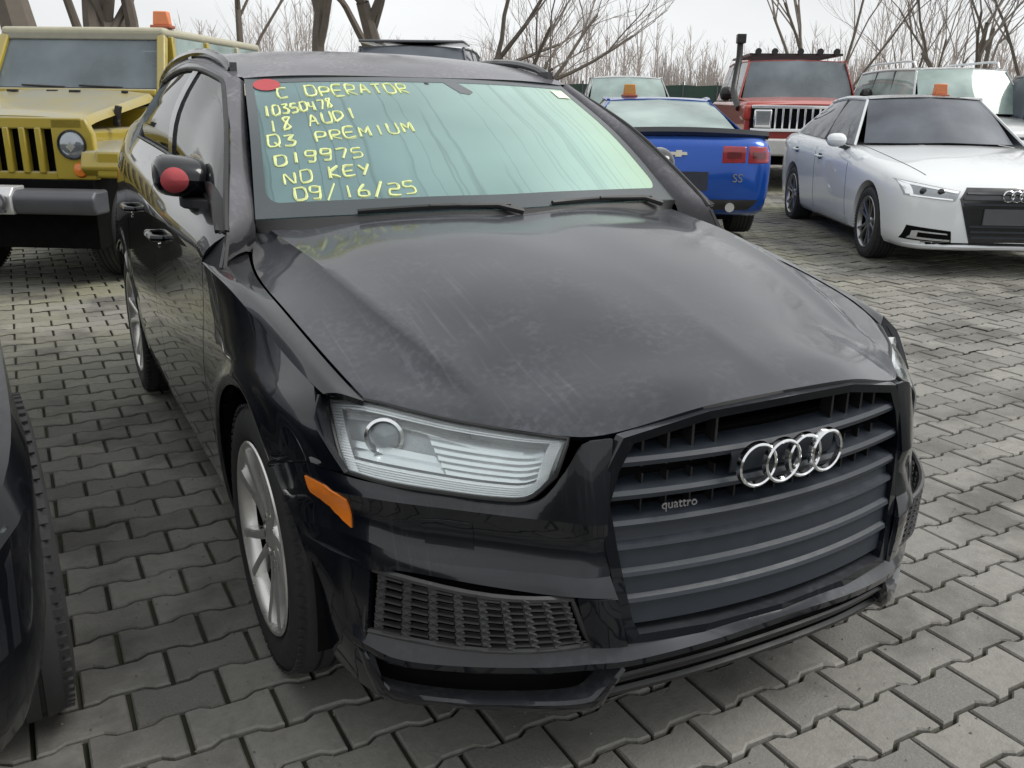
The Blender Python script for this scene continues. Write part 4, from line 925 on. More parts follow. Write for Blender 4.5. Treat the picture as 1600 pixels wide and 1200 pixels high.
def cabin(root, g, paint, glass, pillar=None, roofmat=None, pw=.05, side_split=()):
    """glass house: g holds the corner points: wb (screen base centre, corner), wt (screen top centre, corner), rt (rear top corner, centre), rb (rear base corner, centre), roof crown"""
    pillar = pillar or paint
    wbc, wbk, wtc, wtk, rtk, rtc, rbk, rbc = map(np.array, (g['wbc'], g['wbk'], g['wtc'], g['wtk'], g['rtk'], g['rtc'], g['rbk'], g['rbc'])); cr_h = g['crown']
    M = lambda c: [np.array((-p[0], p[1], p[2])) for p in c[:0:-1]] + list(c)
    q = lambda a, b: M(cr([a, a * .45 + b * .55 + np.array((0, (a[1] - b[1]) * .30, 0)), b], 7))
    def pane(name, lo, hi, out, bulge):
        mid = [a * .5 + b * .5 + np.array(bulge) for a, b in zip(lo, hi)]
        mb = MB(); mb.grid(loft([lo, mid, hi], 8, 17), out, .004); return obj(name, mb, glass, root)
    W = pane('windscreen', q(wbc, wbk), q(wtc, wtk), (0, -1, .6), (0, -.015, .012))
    R = pane('rear_window', q(rbc, rbk), q(rtc, rtk), (0, 1, .6), (0, .015, .012))
    for s in (-1, 1):
        F = lambda p: np.array((s * p[0], p[1], p[2]))
        a, b_, c, d = F(g.get('sbf', wbk)), F(wtk), F(rtk), F(g.get('sbr', rbk)); ts = [0] + list(side_split) + [1]
        lo = lambda t: a * (1 - t) + d * t + np.array((s * .02 * math.sin(PI * t), 0, 0)); hi = lambda t: b_ * (1 - t) + c * t + np.array((s * .025 * math.sin(PI * t), 0, .025 * math.sin(PI * t)))
        for t0, t1 in zip(ts, ts[1:]):
            mb = MB(); mb.grid([[lo(t) * (1 - v) + hi(t) * v + np.array((s * .015 * math.sin(PI * v), 0, 0)) for v in np.linspace(0, 1, 5)] for t in np.linspace(t0, t1, 8)], (s, 0, 0), .004); obj('side_window', mb, glass, root)
        pm_ = MB()
        def post(p0, p1, w): pm_.grid(loft([[p0 + np.array((0, -w / 2, .0)), p1 + np.array((0, -w / 2, 0))], [(p0 + np.array((s * .014, 0, .006))), (p1 + np.array((s * .014, 0, .006)))], [p0 + np.array((0, w / 2, 0)), p1 + np.array((0, w / 2, 0))]], 5, 6), (s, 0, .2), .015)
        for p0, p1, w in [(a, b_, pw)] + [(lo(t), hi(t), pw * 1.3) for t in side_split] + [(d, c, pw * 2.2)]:
            pm_ = MB(); post(p0, p1, w); obj('pillar', pm_, pillar if w != pw * 1.3 else M_trim, root)
        mb = MB(); mb.tube([hi(t) + np.array((0, 0, .006)) for t in np.linspace(0, 1, 12)], .022, 8); obj('roof_edge', mb, paint, root)
    # roof
    rows = []
    for k in range(14):
        t = k / 13; e = wtk * (1 - t) + rtk * t + np.array((.025 * math.sin(PI * t), 0, .025 * math.sin(PI * t))); c_ = wtc * (1 - t) + rtc * t + np.array((0, 0, cr_h * math.sin(PI * t) ** .6))
        row = []
        for x in np.linspace(-1, 1, 21):
            f = 1 - abs(x) ** 2.2; row.append((x * e[0], e[1] * (1 - f) + c_[1] * f, e[2] * (1 - f) + c_[2] * f + .006))
        rows.append(row)
    mb = MB(); mb.grid(rows, (0, 0, 1), .012); obj('roof', mb, roofmat or paint, root)
    it = MB(); y0, y1 = wtk[1], rtk[1]
    zb = wbk[2]
    it.box((0, (wbk[1] + wtk[1]) / 2, zb - .06), (wbk[0] * 1.7, .5, .12))
    obj('dashboard', it, M_in, root, bevel=.03)
    for x in (-.37, .37):
        for y in ([y0 + .25, y0 + 1.1] if y1 - y0 > 1.0 else [y0 + .25]):
            it = MB(); zr = wtk[2]; it.box((x, y + .12, zb - .05), (.46, .14, .45), rx=-.2); it.box((x, y + .2, min(zb + .34, zr - .17)), (.24, .09, .16), rx=-.15); obj('seat', it, M_in, root, bevel=.03)
    return W
def mirrors(root, x, y, z, paint, size=1.0):
    for s in (-1, 1):
        mb = MB(); P = []
        for w, k in ((0, .35), (.03, .9), (.10, 1.0), (.16, .8), (.185, .3)): P.append([(s * (x + w), y - .07 * size * k * math.cos(a) * (1 if math.cos(a) > 0 else .5), z + .065 * size * k * math.sin(a)) for a in np.linspace(0, 2 * PI, 17)])
        mb.grid(cr2(P, 9), (s, 0, 0)); o = obj('wing_mirror', mb, paint, root, fix=True)
        mb = MB(); mb.bar((s * (x - .08), y + .02, z - .09), (s * (x + .05), y, z - .055), .06, .035); obj('mirror_foot', mb, M_trim, o)
def wheels4(root, w, wb, r, meshes, xin=0.0, fz=0.0, steer=0.0):
    for s in (-1, 1):
        for y in (0, wb): put_wheel(root, (s * (w - xin), y, r + fz), s, rnd.uniform(0, 1), steer if y == 0 else 0, meshes, r / .352)
def dark_floor(root, w, y0, y1, z0, z1):
    mb = MB(); mb.box((0, (y0 + y1) / 2, (z0 + z1) / 2), (2 * w, y1 - y0, z1 - z0)); obj('underbody', mb, M_dark, root, smooth=False)
def shut_lines(root, bv, ys, z0, z1, w=.007, slope=0.0):
    for ax in ('l', 'k'):
        for y in ys:
            mb = MB(); onto(mb, bv, ((y, z0), (y + w, z0), (y + w + slope, z1), (y + slope, z1)), ax, .001, .002, 1, 14); obj('door_gap', mb, M_dark, root)
def handles(root, bv, pts, material):
    for s, ax in ((-1, 'l'), (1, 'k')):
        for y, z in pts:
            h = bv.ray_cast(Vector((s * 9, y, z)), Vector((-s, 0, 0)))[0]
            if h: mb = MB(); x = h.x; mb.tube([(x, y - .09, z), (x + s * .03, y - .07, z), (x + s * .035, y, z + .003), (x + s * .03, y + .07, z), (x, y + .09, z)], .012, 6); obj('handle', mb, material, root); mb = MB(); onto(mb, bv, ((y - .06, z - .03), (y + .05, z - .03), (y + .05, z + .025), (y - .06, z + .025)), ax, .002, .003, 3, 3); obj('handle_recess_shade', mb, M_dark, root)  # dark patch painted in for the shadow behind the handle
def place(root, x, y, deg): root.location = (x, y, gz(x, y)); root.rotation_euler = (0, 0, math.radians(deg))

# ---- white saloon at the right
A3 = thing('saloon', 'white saloon with four linked rings on its black grille, at the right', 'car')
M_whitep = car_paint('white_paint', (.70, .725, .74), 0, .25, .05, (.5, .5, .48)); M_whitep.node_tree.nodes['Principled BSDF'].inputs['Metallic'].default_value = 0
st = [(-.865, .50, .27, .46, .60, .01), (-.83, .66, .21, .48, .655, .02), (-.76, .77, .19, .52, .70, .03), (-.62, .845, .18, .57, .745, .035), (-.35, .885, .18, .64, .79, .045), (0, .896, .18, .70, .835, .055), (.4, .898, .18, .74, .885, .055), (.75, .898, .18, .77, .925, .045), (1.3, .900, .18, .80, .950, .02),
      (2.0, .900, .18, .82, .970, .02), (2.7, .897, .18, .84, .985, .02), (3.1, .880, .19, .84, .990, .03), (3.4, .83, .22, .82, .975, .03), (3.54, .74, .30, .78, .93, .02), (3.59, .62, .38, .70, .86, .01)]
hb_ = hull_mesh(st); me = cut_arches(hb_, (0, 2.637), .355, .90, .325); me.materials.clear(); me.materials.append(M_whitep); me.shade_smooth(); me.set_sharp_from_angle(angle=math.radians(38))
bv = bvh_of(me); obj('body', me, parent=A3)
cabin(A3, dict(wbc=(0, .60, .985), wbk=(.70, .86, .965), wtc=(0, 1.23, 1.385), wtk=(.55, 1.36, 1.362), rtk=(.53, 2.55, 1.33), rtc=(0, 2.62, 1.355), rbk=(.64, 3.12, 1.01), rbc=(0, 3.24, 1.02), sbf=(.80, .80, .945), sbr=(.77, 3.0, 1.0), crown=.045), M_whitep, M_cglass3, side_split=(.44,), roofmat=M_gloss)
mirrors(A3, .86, .90, .985, M_whitep)
wheels4(A3, .885, 2.637, .318, WM_mid)
dark_floor(A3, .60, -.6, 3.4, .2, .7)
shut_lines(A3, bv, (.62, 1.72), .26, .93, slope=.05); handles(A3, bv, ((1.58, .80), (2.52, .825)), M_whitep)
for s in (-1, 1):
    mb = MB(); onto(mb, bv, ((s * .845, .735), (s * .455, .668), (s * .50, .592), (s * .83, .618)), 'f', .006, .02, 12, 5); hd = obj('headlight', mb, plain('housing_grey', (.32, .34, .36), .3, .4), A3)
    mb = MB(); onto(mb, bv, ((s * .838, .728), (s * .47, .664), (s * .485, .650), (s * .80, .705)), 'f', .011, .006, 12, 2); onto(mb, bv, ((s * .838, .72), (s * .79, .70), (s * .78, .63), (s * .82, .63)), 'f', .011, .006, 4, 4); onto(mb, bv, ((s * .80, .630), (s * .52, .606), (s * .52, .596), (s * .80, .618)), 'f', .011, .006, 10, 2); obj('light_guide', mb, M_white, hd)
    for x in (.60, .72):
        h = bv.ray_cast(Vector((s * x, -9, .655)), Vector((0, 1, 0)))[0]; mb = MB(); mb.lathe([(-.016, .001), (-.014, .022), (.0, .030)], 18, 'y', (s * x, h.y, .655)); obj('projector_lens', mb, M_gloss, hd)
    mb = MB(); onto(mb, bv, ((s * .80, .385), (s * .50, .355), (s * .485, .265), (s * .82, .270)), 'f', .007, .02, 24, 8); fg = obj('air_inlet', mb, M_dark, A3)
    mb = MB(); onto(mb, bv, ((s * .74, .350), (s * .53, .335), (s * .52, .325), (s * .75, .338)), 'f', .012, .01, 8, 1); onto(mb, bv, ((s * .78, .300), (s * .50, .285), (s * .50, .272), (s * .79, .283)), 'f', .014, .014, 8, 1); onto(mb, bv, ((s * .77, .345), (s * .73, .350), (s * .735, .295), (s * .775, .295)), 'f', .013, .01, 2, 3); obj('inlet_blade', mb, M_silverp, fg)
mb = MB()
for a, c in (((-.40, .690), (.40, .690)),): onto(mb, bv, ((-.40, .695), (.40, .695), (.465, .61), (-.465, .61)), 'f', .006, .02, 20, 4)
onto(mb, bv, ((-.465, .61), (.465, .61), (.34, .245), (-.34, .245)), 'f', .006, .02, 20, 8); gr = obj('grille', mb, M_gloss, A3)
for k in range(9):
    z = .655 - k * .043
    if .40 < z < .54: continue
    hwid = ip(z, [.245, .61, .695], [.335, .455, .395]) - .015; mb = MB(); onto(mb, bv, ((-hwid, z + .007), (hwid, z + .007), (hwid, z - .007), (-hwid, z - .007)), 'f', .016, .012, 18, 1); obj('slat', mb, M_slat, gr)
mb = MB(); onto(mb, bv, ((-.27, .535), (.27, .535), (.27, .41), (-.27, .41)), 'f', .022, .016, 10, 3); obj('plate_holder', mb, plain('plate_panel_dark', (.07, .075, .08), .5), gr)
for k in range(4):
    x = (k - 1.5) * .064; h = bv.ray_cast(Vector((x, -9, .635)), Vector((0, 1, 0)))[0]; mb = MB(); mb.lathe([(-.006, .036), (-.011, .041), (-.006, .047), (.004, .047), (.004, .036)], 28, 'y', (x, h.y - .018, .635), closed=True); obj('ring', mb, M_chrome, gr, fix=True)
mb = MB(); onto(mb, bv, ((-.80, .232), (.80, .232), (.78, .213), (-.78, .213)), 'f', .028, .03, 30, 1); obj('lower_lip', mb, M_whitep, A3)
mb = MB(); onto(mb, bv, ((-.70, .262), (.70, .262), (.70, .236), (-.70, .236)), 'f', .003, .01, 30, 1); obj('lower_inlet', mb, M_dark, A3)
for s in (-1, 1): mb = MB(); onto(mb, bv, ((s * .715, .84), (s * .722, .84), (s * .640, -.56), (s * .632, -.56)), 'u', .0012, .002, 1, 30); obj('bonnet_gap', mb, M_dark, A3)
place(A3, 6.50, 3.34, -31); A3.scale = (1.06,) * 3

# ---- blue coupe seen from behind
CM = thing('coupe', 'blue coupe with black tail spoiler seen from behind', 'car')
M_bluep = car_paint('blue_paint', (.010, .075, .38), .35, .22, .08, (.35, .38, .45))
st = [(-.98, .55, .30, .50, .66, .01), (-.92, .78, .22, .52, .74, .02), (-.75, .90, .20, .60, .83, .03), (-.3, .95, .20, .70, .93, .04), (.4, .955, .20, .76, .99, .04), (1.2, .955, .20, .80, 1.03, .02), (2.0, .955, .20, .82, 1.05, .02), (2.7, .965, .20, .84, 1.055, .02), (3.2, .955, .22, .84, 1.05, .03), (3.6, .93, .26, .83, 1.035, .03), (3.76, .905, .30, .80, 1.01, .02), (3.83, .86, .34, .74, .97, .01), (3.86, .78, .40, .70, .92, .005)]
me = cut_arches(hull_mesh(st), (0, 2.852), .385, .955, .36); me.materials.clear(); me.materials.append(M_bluep); me.shade_smooth(); me.set_sharp_from_angle(angle=math.radians(38)); bv = bvh_of(me); obj('body', me, parent=CM)
cabin(CM, dict(wbc=(0, .72, 1.02), wbk=(.74, .98, 1.04), wtc=(0, 1.45, 1.365), wtk=(.56, 1.55, 1.345), rtk=(.56, 2.15, 1.34), rtc=(0, 2.20, 1.365), rbk=(.70, 3.00, 1.07), rbc=(0, 3.12, 1.085), sbf=(.82, .95, 1.03), sbr=(.80, 2.75, 1.06), crown=.02), M_bluep, M_cglass2, side_split=(.6,), pw=.08)
mirrors(CM, .90, .98, 1.05, M_bluep); wheels4(CM, .945, 2.852, .355, WM_dark); dark_floor(CM, .62, -.6, 3.6, .22, .7); shut_lines(CM, bv, (.85, 2.1), .28, .98)
mb = MB(); rows = []
for x in np.linspace(-1, 1, 25):
    w = .88 * x; yy = 3.76 - .10 * abs(x) ** 3; z = 1.092 - .035 * x * x; rows.append([(w, yy - .16, z - .018), (w, yy - .05, z + .004), (w, yy + .03, z + .018), (w, yy + .05, z - .025), (w, yy + .02, z - .060)])
mb.grid(rows, (0, .4, 1), .012); mb.box((-.55, 3.66, 1.05), (.16, .10, .06)); mb.box((.55, 3.66, 1.05), (.16, .10, .06)); obj('spoiler', mb, M_gloss, CM)
for s in (-1, 1):
    for x0, x1 in ((.42, .645), (.665, .885)):
        mb = MB(); onto(mb, bv, ((s * x0, .945), (s * x1, .94), (s * x1, .785), (s * x0, .78)), 'r', .006, .02, 6, 5); o = obj('rear_light', mb, M_red, CM, bevel=.01)
        mb = MB(); onto(mb, bv, ((s * (x0 + .045), .888), (s * (x1 - .045), .885), (s * (x1 - .045), .832), (s * (x0 + .045), .83)), 'r', .014, .01, 4, 3); obj('lamp_core', mb, plain('dark_red_lens', (.12, .01, .015), .15, coat=1), o)
mb = MB(); onto(mb, bv, ((-.45, .935), (.45, .935), (.45, .80), (-.45, .80)), 'r', -.002, .006, 12, 3); pn = obj('rear_panel', mb, plain('blue_panel', (.010, .035, .20), .25, coat=1), CM)
yb = bv.ray_cast(Vector((0, 12, .868)), Vector((0, -1, 0)))[0].y + .012
mb = MB(); bt = [(-.085, -.014), (-.030, -.014), (-.026, -.030), (.032, -.030), (.030, -.014), (.085, -.014), (.078, .014), (.026, .014), (.024, .030), (-.034, .030), (-.030, .014), (-.078, .014)]
mb.prism([(x, .868 + z) for x, z in bt], yb - .012, yb + .004, 'y'); obj('emblem', mb, plain('emblem_pale', (.72, .70, .60), .3, .3), CM)
mb = MB(); onto(mb, bv, ((-.30, .70), (.30, .70), (.30, .52), (-.30, .52)), 'r', .002, .01, 8, 4); obj('plate_recess', mb, plain('plate_recess_dark', (.02, .025, .04), .6), CM)
mb = MB(); onto(mb, bv, ((-.80, .44), (.80, .44), (.70, .34), (-.70, .34)), 'r', .010, .02, 16, 4); obj('diffuser', mb, M_trim, CM)
for s in (-1, 1): mb = MB(); mb.tube([(s * .52, 3.70, .37), (s * .52, 3.90, .37)], .045, 14, caps=True); obj('exhaust_pipe', mb, M_chrome, CM)
ys_ = bv.ray_cast(Vector((-.60, 12, .62)), Vector((0, -1, 0)))[0].y
lettering('model_script', 'SS', .11, Matrix.Translation((-.58, ys_ + .006, .64)) @ Matrix.Rotation(PI, 4, 'Z') @ rotX, CM, M_chrome, .004)
place(CM, 6.2, 8.235, 150)

# ---- yellow off-roader at the left
JP = thing('off_roader', 'mustard yellow off-roader with slotted grille and round headlights', 'car')
M_yel = car_paint('mustard_paint', (.39, .300, .040), .1, .3, .85, (.31, .30, .235), .3)
M_gunm = plain('bumper_grey', (.085, .088, .10), .45, .3)
DZ = .085
body = MB(); body.box((0, 2.0, .92 + DZ), (1.56, 2.95, .62)); body.box((0, .35, .82 + DZ), (1.22, 1.4, .5)); obj('body', body, M_yel, JP, bevel=.03, seg=3)
# bonnet
rows = []
for y, w, z in ((-.44, .66, 1.130), (-.36, .67, 1.165), (0, .68, 1.225), (.40, .695, 1.290), (.60, .71, 1.325)):
    rows.append([(x * w, y, z + DZ + .035 * (1 - abs(x) ** 3) - (.05 if abs(x) > .97 else 0)) for x in (-1, -.96, -.9, -.7, -.45, -.42, -.2, 0, .2, .42, .45, .7, .9, .96, 1)])
mb = MB(); mb.grid(loft(rows, 20, 40), (0, 0, 1), .03); obj('bonnet', mb, M_yel, JP)
for s in (-1, 1):
    mb = MB(); mb.box((s * .685, -.02, 1.175 + DZ), (.04, .05, .13), ry=s * .25); mb.box((s * .672, -.02, 1.11 + DZ), (.05, .035, .05)); obj('bonnet_latch', mb, M_trim, JP, bevel=.006)
for x, y in ((-.45, .50), (-.12, .52), (.10, .47), (.5, .52)): mb = MB(); mb.box((x, y, 1.345 + DZ), (.09 if x < .2 else .05, .03, .02)); obj('washer_nozzle', mb, M_trim, JP, bevel=.005)
# grille: posts and slots
gp = MB(); yG = -.47
gp.box((0, yG, 1.115 + DZ), (1.30, .06, .085)); gp.box((0, yG + .01, .715 + DZ), (1.36, .06, .11))
for s in (-1, 1): gp.prism([(s * .405, .71 + DZ), (s * .72, .71 + DZ), (s * .72, 1.04 + DZ), (s * .67, 1.15 + DZ), (s * .405, 1.15 + DZ)], yG - .03, yG + .03, 'y')
gr = obj('grille', gp, M_yel, JP, bevel=.012, fix=True)
for k in range(6): x = (k - 2.5) * .122; mb = MB(); mb.box((x, yG - .004, .92 + DZ), (.050, .062, .33)); obj('grille_bar', mb, M_yel, gr, bevel=.010)
mb = MB(); mb.box((0, yG + .06, .92 + DZ), (.86, .02, .40)); obj('grille_mesh', mb, M_dark, gr, smooth=False)
for s in (-1, 1):
    mb = MB(); mb.lathe([(-.034, .094), (-.046, .098), (-.046, .106), (-.028, .110)], 36, 'y', (s * .555, yG, .965 + DZ)); hd = obj('headlight', mb, M_gloss, JP)
    mb = MB(); mb.lathe([(-.056, .001), (-.054, .05), (-.046, .08), (-.036, .096)], 36, 'y', (s * .555, yG, .965 + DZ)); obj('lens', mb, plain('headlamp_glass', (.30, .33, .36), .08, .6, coat=1), hd)
    mb = MB(); mb.box((s * .555, yG - .054, .95 + DZ), (.05, .01, .05), ry=.78); obj('bulb_shield', mb, M_chrome, hd)
    mb = MB(); mb.lathe([(-.05, .001), (-.045, .045), (-.03, .058)], 24, 'y', (s * .60, yG, .785 + DZ)); obj('turn_signal', mb, M_orange, JP)
    # wing: flat-topped trapezoid flare
    pr = [(-.56, .80), (-.52, .92), (-.30, .985), (.33, .985), (.60, .80), (.66, .58), (.60, .56), (.52, .77), (.28, .925), (-.27, .925), (-.44, .87), (-.50, .74)]
    mb = MB(); mb.prism([(y, z + DZ) for y, z in pr], s * .62, s * .93, 'x'); obj('wing', mb, M_yel, JP, bevel=.02, fix=True, seg=3)
    mb = MB(); mb.box((s * .835, -.50, .83 + DZ), (.20, .09, .20)); obj('wing_face', mb, M_yel, JP, bevel=.025, seg=3)
    pr = [(2.30, .60), (2.40, .86), (2.60, 1.045), (3.25, 1.045), (3.45, .8), (3.40, .78), (3.22, .985), (2.64, .985), (2.46, .82), (2.38, .60)]
    mb = MB(); mb.prism([(y, z + DZ) for y, z in pr], s * .72, s * .93, 'x'); obj('wing', mb, M_yel, JP, bevel=.02, fix=True)
    mb = MB(); mb.tube([(s * .80, .86, 1.24 + DZ), (s * .90, .84, 1.28 + DZ)], .015, 6); mb.box((s * .99, .84, 1.33 + DZ), (.19, .07, .17)); obj('wing_mirror', mb, M_trim, JP, bevel=.02)
    for y0 in (.86, 1.82): mb = MB(); mb.box((s * .783, y0 + .82, 1.05 + DZ), (.03, .14, .03)); obj('handle', mb, M_trim, JP, bevel=.006)
    for y0 in (.74, 1.74, 2.55): mb = MB(); mb.box((s * .780, y0, .95 + DZ), (.006, .012, .5)); obj('door_gap', mb, M_dark, JP)
# windscreen frame
a0, a1 = np.array((0, .66, 1.325 + DZ)), np.array((0, .92, 1.80 + DZ)); fm = MB()
def onw(x, t): return (x * (.755 - .055 * t), *(a0 * (1 - t) + a1 * t)[1:])
for s in (-1, 1): fm.bar(onw(s, 0), onw(s * .985, 1), .075, .07, (0, 1, 0))
fb = MB(); fb.bar(onw(-.95, 1.0), onw(.95, 1.0), .06, .06, (0, 1, .0)); obj('screen_header', fb, plain('hardtop_edge', (.30, .29, .24), .6), JP, bevel=.01); fm.bar(onw(-.95, .03), onw(.95, .03), .06, .09, (0, 1, 0)); wf = obj('windscreen_frame', fm, M_yel, JP, bevel=.015, seg=3)
mb = MB(); mb.grid([[onw(x, t) for t in np.linspace(.06, .95, 6)] for x in np.linspace(-.94, .94, 10)], (0, -1, .4), .005); obj('windscreen', mb, M_cglass, JP)
mb = MB(); mb.grid([[np.array(onw(x, t)) + np.array((0, -.004, .002)) for t in (t0, t1)] for x in np.linspace(-.95, .95, 10) for t0, t1 in ((.045, .105),)], (0, -1, .4), .002); obj('screen_border', mb, M_trim, JP)
for x0, x1 in ((-.62, -.12), (.05, .55)): mb = MB(); mb.tube([np.array(onw(x0, .12)) + np.array((0, -.02, .01)), np.array(onw(x1, .09)) + np.array((0, -.02, .01))], .009, 6); mb.tube([np.array(onw(x1, .09)) + np.array((0, -.025, .01)), np.array(onw(x1 + .1, .0)) + np.array((0, -.04, 0))], .010, 6); obj('wiper', mb, M_trim, JP)
mb = MB(); p = np.array(onw(.05, .80)); mb.box(p + np.array((0, .05, 0)), (.20, .03, .06)); obj('inner_mirror', mb, M_trim, JP, bevel=.01)
for x, t, w, h, mt in ((-.62, .60, .30, .20, plain('sheet_pale', (.42, .52, .50), .6)), (.64, .72, .16, .06, M_paper), (.62, .50, .18, .16, plain('sheet_grey', (.32, .36, .42), .6))):
    mb = MB(); mb.grid([[np.array(onw(x + dx, t + dt)) + np.array((0, .012, -.004)) for dt in (-h, h)] for dx in (-w / 2, w / 2)], (0, -1, .4), .002); obj('paper_sheet', mb, mt, JP)
top = MB(); top.box((0, 2.12, 1.835 + DZ), (1.44, 2.46, .075)); obj('hardtop', top, plain('hardtop_tan', (.42, .40, .30), .5), JP, bevel=.03, seg=3)
for s in (-1, 1):
    for y in (.98, 1.78, 2.58, 3.32): mb = MB(); mb.bar((s * .765, y - (.06 if y < 1 else 0), 1.24 + DZ), (s * .715, y + (.03 if y < 1 else 0), 1.80 + DZ), .07, .06, (0, 1, 0)); obj('pillar', mb, M_yel if y < 2 else plain('hardtop_side', (.42, .40, .30), .5), JP, bevel=.01)
    for y0, y1 in ((1.0, 1.75), (1.82, 2.55), (2.62, 3.28)): mb = MB(); mb.grid([[(s * (.765 - .05 * t), y, 1.24 + .56 * t + DZ) for t in (0, .5, 1)] for y in (y0, y1)], (s, 0, 0), .005); obj('side_window', mb, M_cglass2, JP)
mb = MB(); mb.box((0, 3.40, 1.5 + DZ), (1.4, .04, .5)); obj('rear_window', mb, M_cglass3, JP)
it = MB(); it.box((0, .9, 1.2 + DZ), (1.4, .3, .15)); obj('dashboard', it, M_in, JP)
for x in (-.36, .36):
    for y in (1.45, 2.4): it = MB(); it.box((x, y, 1.30 + DZ), (.48, .14, .55), rx=-.15); it.box((x, y + .06, 1.62 + DZ), (.25, .1, .17)); obj('seat', it, M_in, JP, bevel=.03)
bp_ = MB(); bp_.prism([(-.80, .49 + DZ), (-.83, .54 + DZ), (-.83, .615 + DZ), (-.78, .660 + DZ), (-.60, .660 + DZ), (-.60, .49 + DZ)], -.84, .84, 'x'); bp = obj('bumper', bp_, M_gunm, JP, bevel=.02, fix=True, seg=3)
mb = MB(); mb.prism([(-.835, .49 + DZ), (-.855, .53 + DZ), (-.855, .625 + DZ), (-.80, .682 + DZ), (-.66, .684 + DZ), (-.66, .49 + DZ)], -.30, .245, 'x'); obj('bumper_plate', mb, plain('brushed_plate', (.55, .56, .57), .4, .5), bp, bevel=.008, fix=True)
for s in (-1, 1):
    mb = MB(); mb.tube([(s * .17 + .042 * math.cos(a), -.875, .585 + DZ + .048 * math.sin(a)) for a in np.linspace(0, 2 * PI, 20, endpoint=False)], .012, 8, closed=True); mb.box((s * .17, -.862, .525 + DZ), (.05, .05, .04)); obj('tow_shackle', mb, M_gunm, bp)
dark_floor(JP, .72, -.58, 3.2, .30, .80); wheels4(JP, .77, 2.947, .39, WM_dark)
place(JP, -1.13, 6.12, -32)

# ---- red 4x4 far back
HM = thing('off_roader', 'red 4x4 with snorkel, roof lamps and tall slotted chrome grille', 'car')
M_redp = car_paint('red_paint', (.42, .045, .035), .05, .35, .35, (.42, .30, .27))
b_ = MB(); b_.box((0, 1.55, .95), (2.0, 4.35, .62)); obj('body', b_, M_redp, HM, bevel=.06, seg=3)
rows = [[(x * w, y, z + .03 * (1 - x * x)) for x in np.linspace(-1, 1, 9)] for y, w, z in ((-.66, .90, 1.20), (-.55, .94, 1.245), (.2, .95, 1.285), (.72, .96, 1.31))]
mb = MB(); mb.grid(loft(rows, 12, 20), (0, 0, 1), .04); obj('bonnet', mb, M_redp, HM)
mb = MB(); mb.box((0, -.66, 1.02), (1.86, .10, .36)); gr = obj('grille', mb, M_dark, HM)
for k in range(12): mb = MB(); mb.box(((k - 5.5) * .105, -.715, 1.02), (.030, .04, .33)); obj('grille_bar', mb, M_chrome, gr, bevel=.005)
for zz in (1.185, .86): mb = MB(); mb.box((0, -.715, zz), (1.86, .05, .045)); obj('grille_rail', mb, M_chrome, gr, bevel=.008)
for s in (-1, 1):
    mb = MB(); mb.box((s * .76, -.72, 1.02), (.26, .06, .26)); hd = obj('headlight', mb, M_chrome, HM, bevel=.02)
    mb = MB(); mb.box((s * .76, -.75, 1.02), (.19, .03, .19)); obj('lens', mb, plain('square_lamp', (.25, .26, .26), .1, .4, coat=1), hd)
    mb = MB(); mb.box((s * .95, -.45, 1.10), (.16, .45, .22)); obj('wing', mb, M_redp, HM, bevel=.05, seg=3)
mb = MB(); mb.box((0, -.78, .62), (1.95, .22, .24)); obj('bumper', mb, plain('bumper_pale', (.55, .54, .52), .45, .2), HM, bevel=.03)
cabin(HM, dict(wbc=(0, .70, 1.33), wbk=(.86, .80, 1.31), wtc=(0, 1.02, 1.90), wtk=(.76, 1.08, 1.88), rtk=(.76, 3.4, 1.88), rtc=(0, 3.45, 1.90), rbk=(.90, 3.65, 1.30), rbc=(0, 3.68, 1.30), sbf=(.92, .80, 1.28), sbr=(.92, 3.6, 1.28), crown=.03), M_redp, M_cglass, side_split=(.3, .62), pw=.10)
mirrors(HM, 1.02, .95, 1.38, M_trim, 1.7); wheels4(HM, 1.0, 3.1, .44, WM_dark); dark_floor(HM, .6, -.5, 3.4, .35, .8)
mb = MB(); mb.tube([(-1.0, .1, 1.15), (-1.03, .45, 1.32), (-1.02, .72, 1.45), (-.93, 1.02, 1.95), (-.93, 1.04, 2.16)], .05, 10); mb.box((-.93, .98, 2.22), (.14, .18, .14)); obj('snorkel', mb, M_trim, HM, bevel=.01)
rk = MB()
for x in (-.72, .72): rk.bar((x, 1.2, 2.0), (x, 3.3, 2.0), .035, .035)
for y in np.linspace(1.2, 3.3, 6): rk.bar((-.74, y, 2.0), (.74, y, 2.0), .03, .03)
rk = obj('roof_rack', rk, M_trim, HM, smooth=False)
for x in (-.62, -.36, .05, .36, .62): mb = MB(); mb.lathe([(-.04, .001), (-.04, .052), (.03, .045), (.05, .001)], 18, 'y', (x, 1.14, 2.04)); obj('roof_lamp', mb, M_trim, rk)
place(HM, 10.1, 9.0, -34); HM.scale = (1.06,) * 3

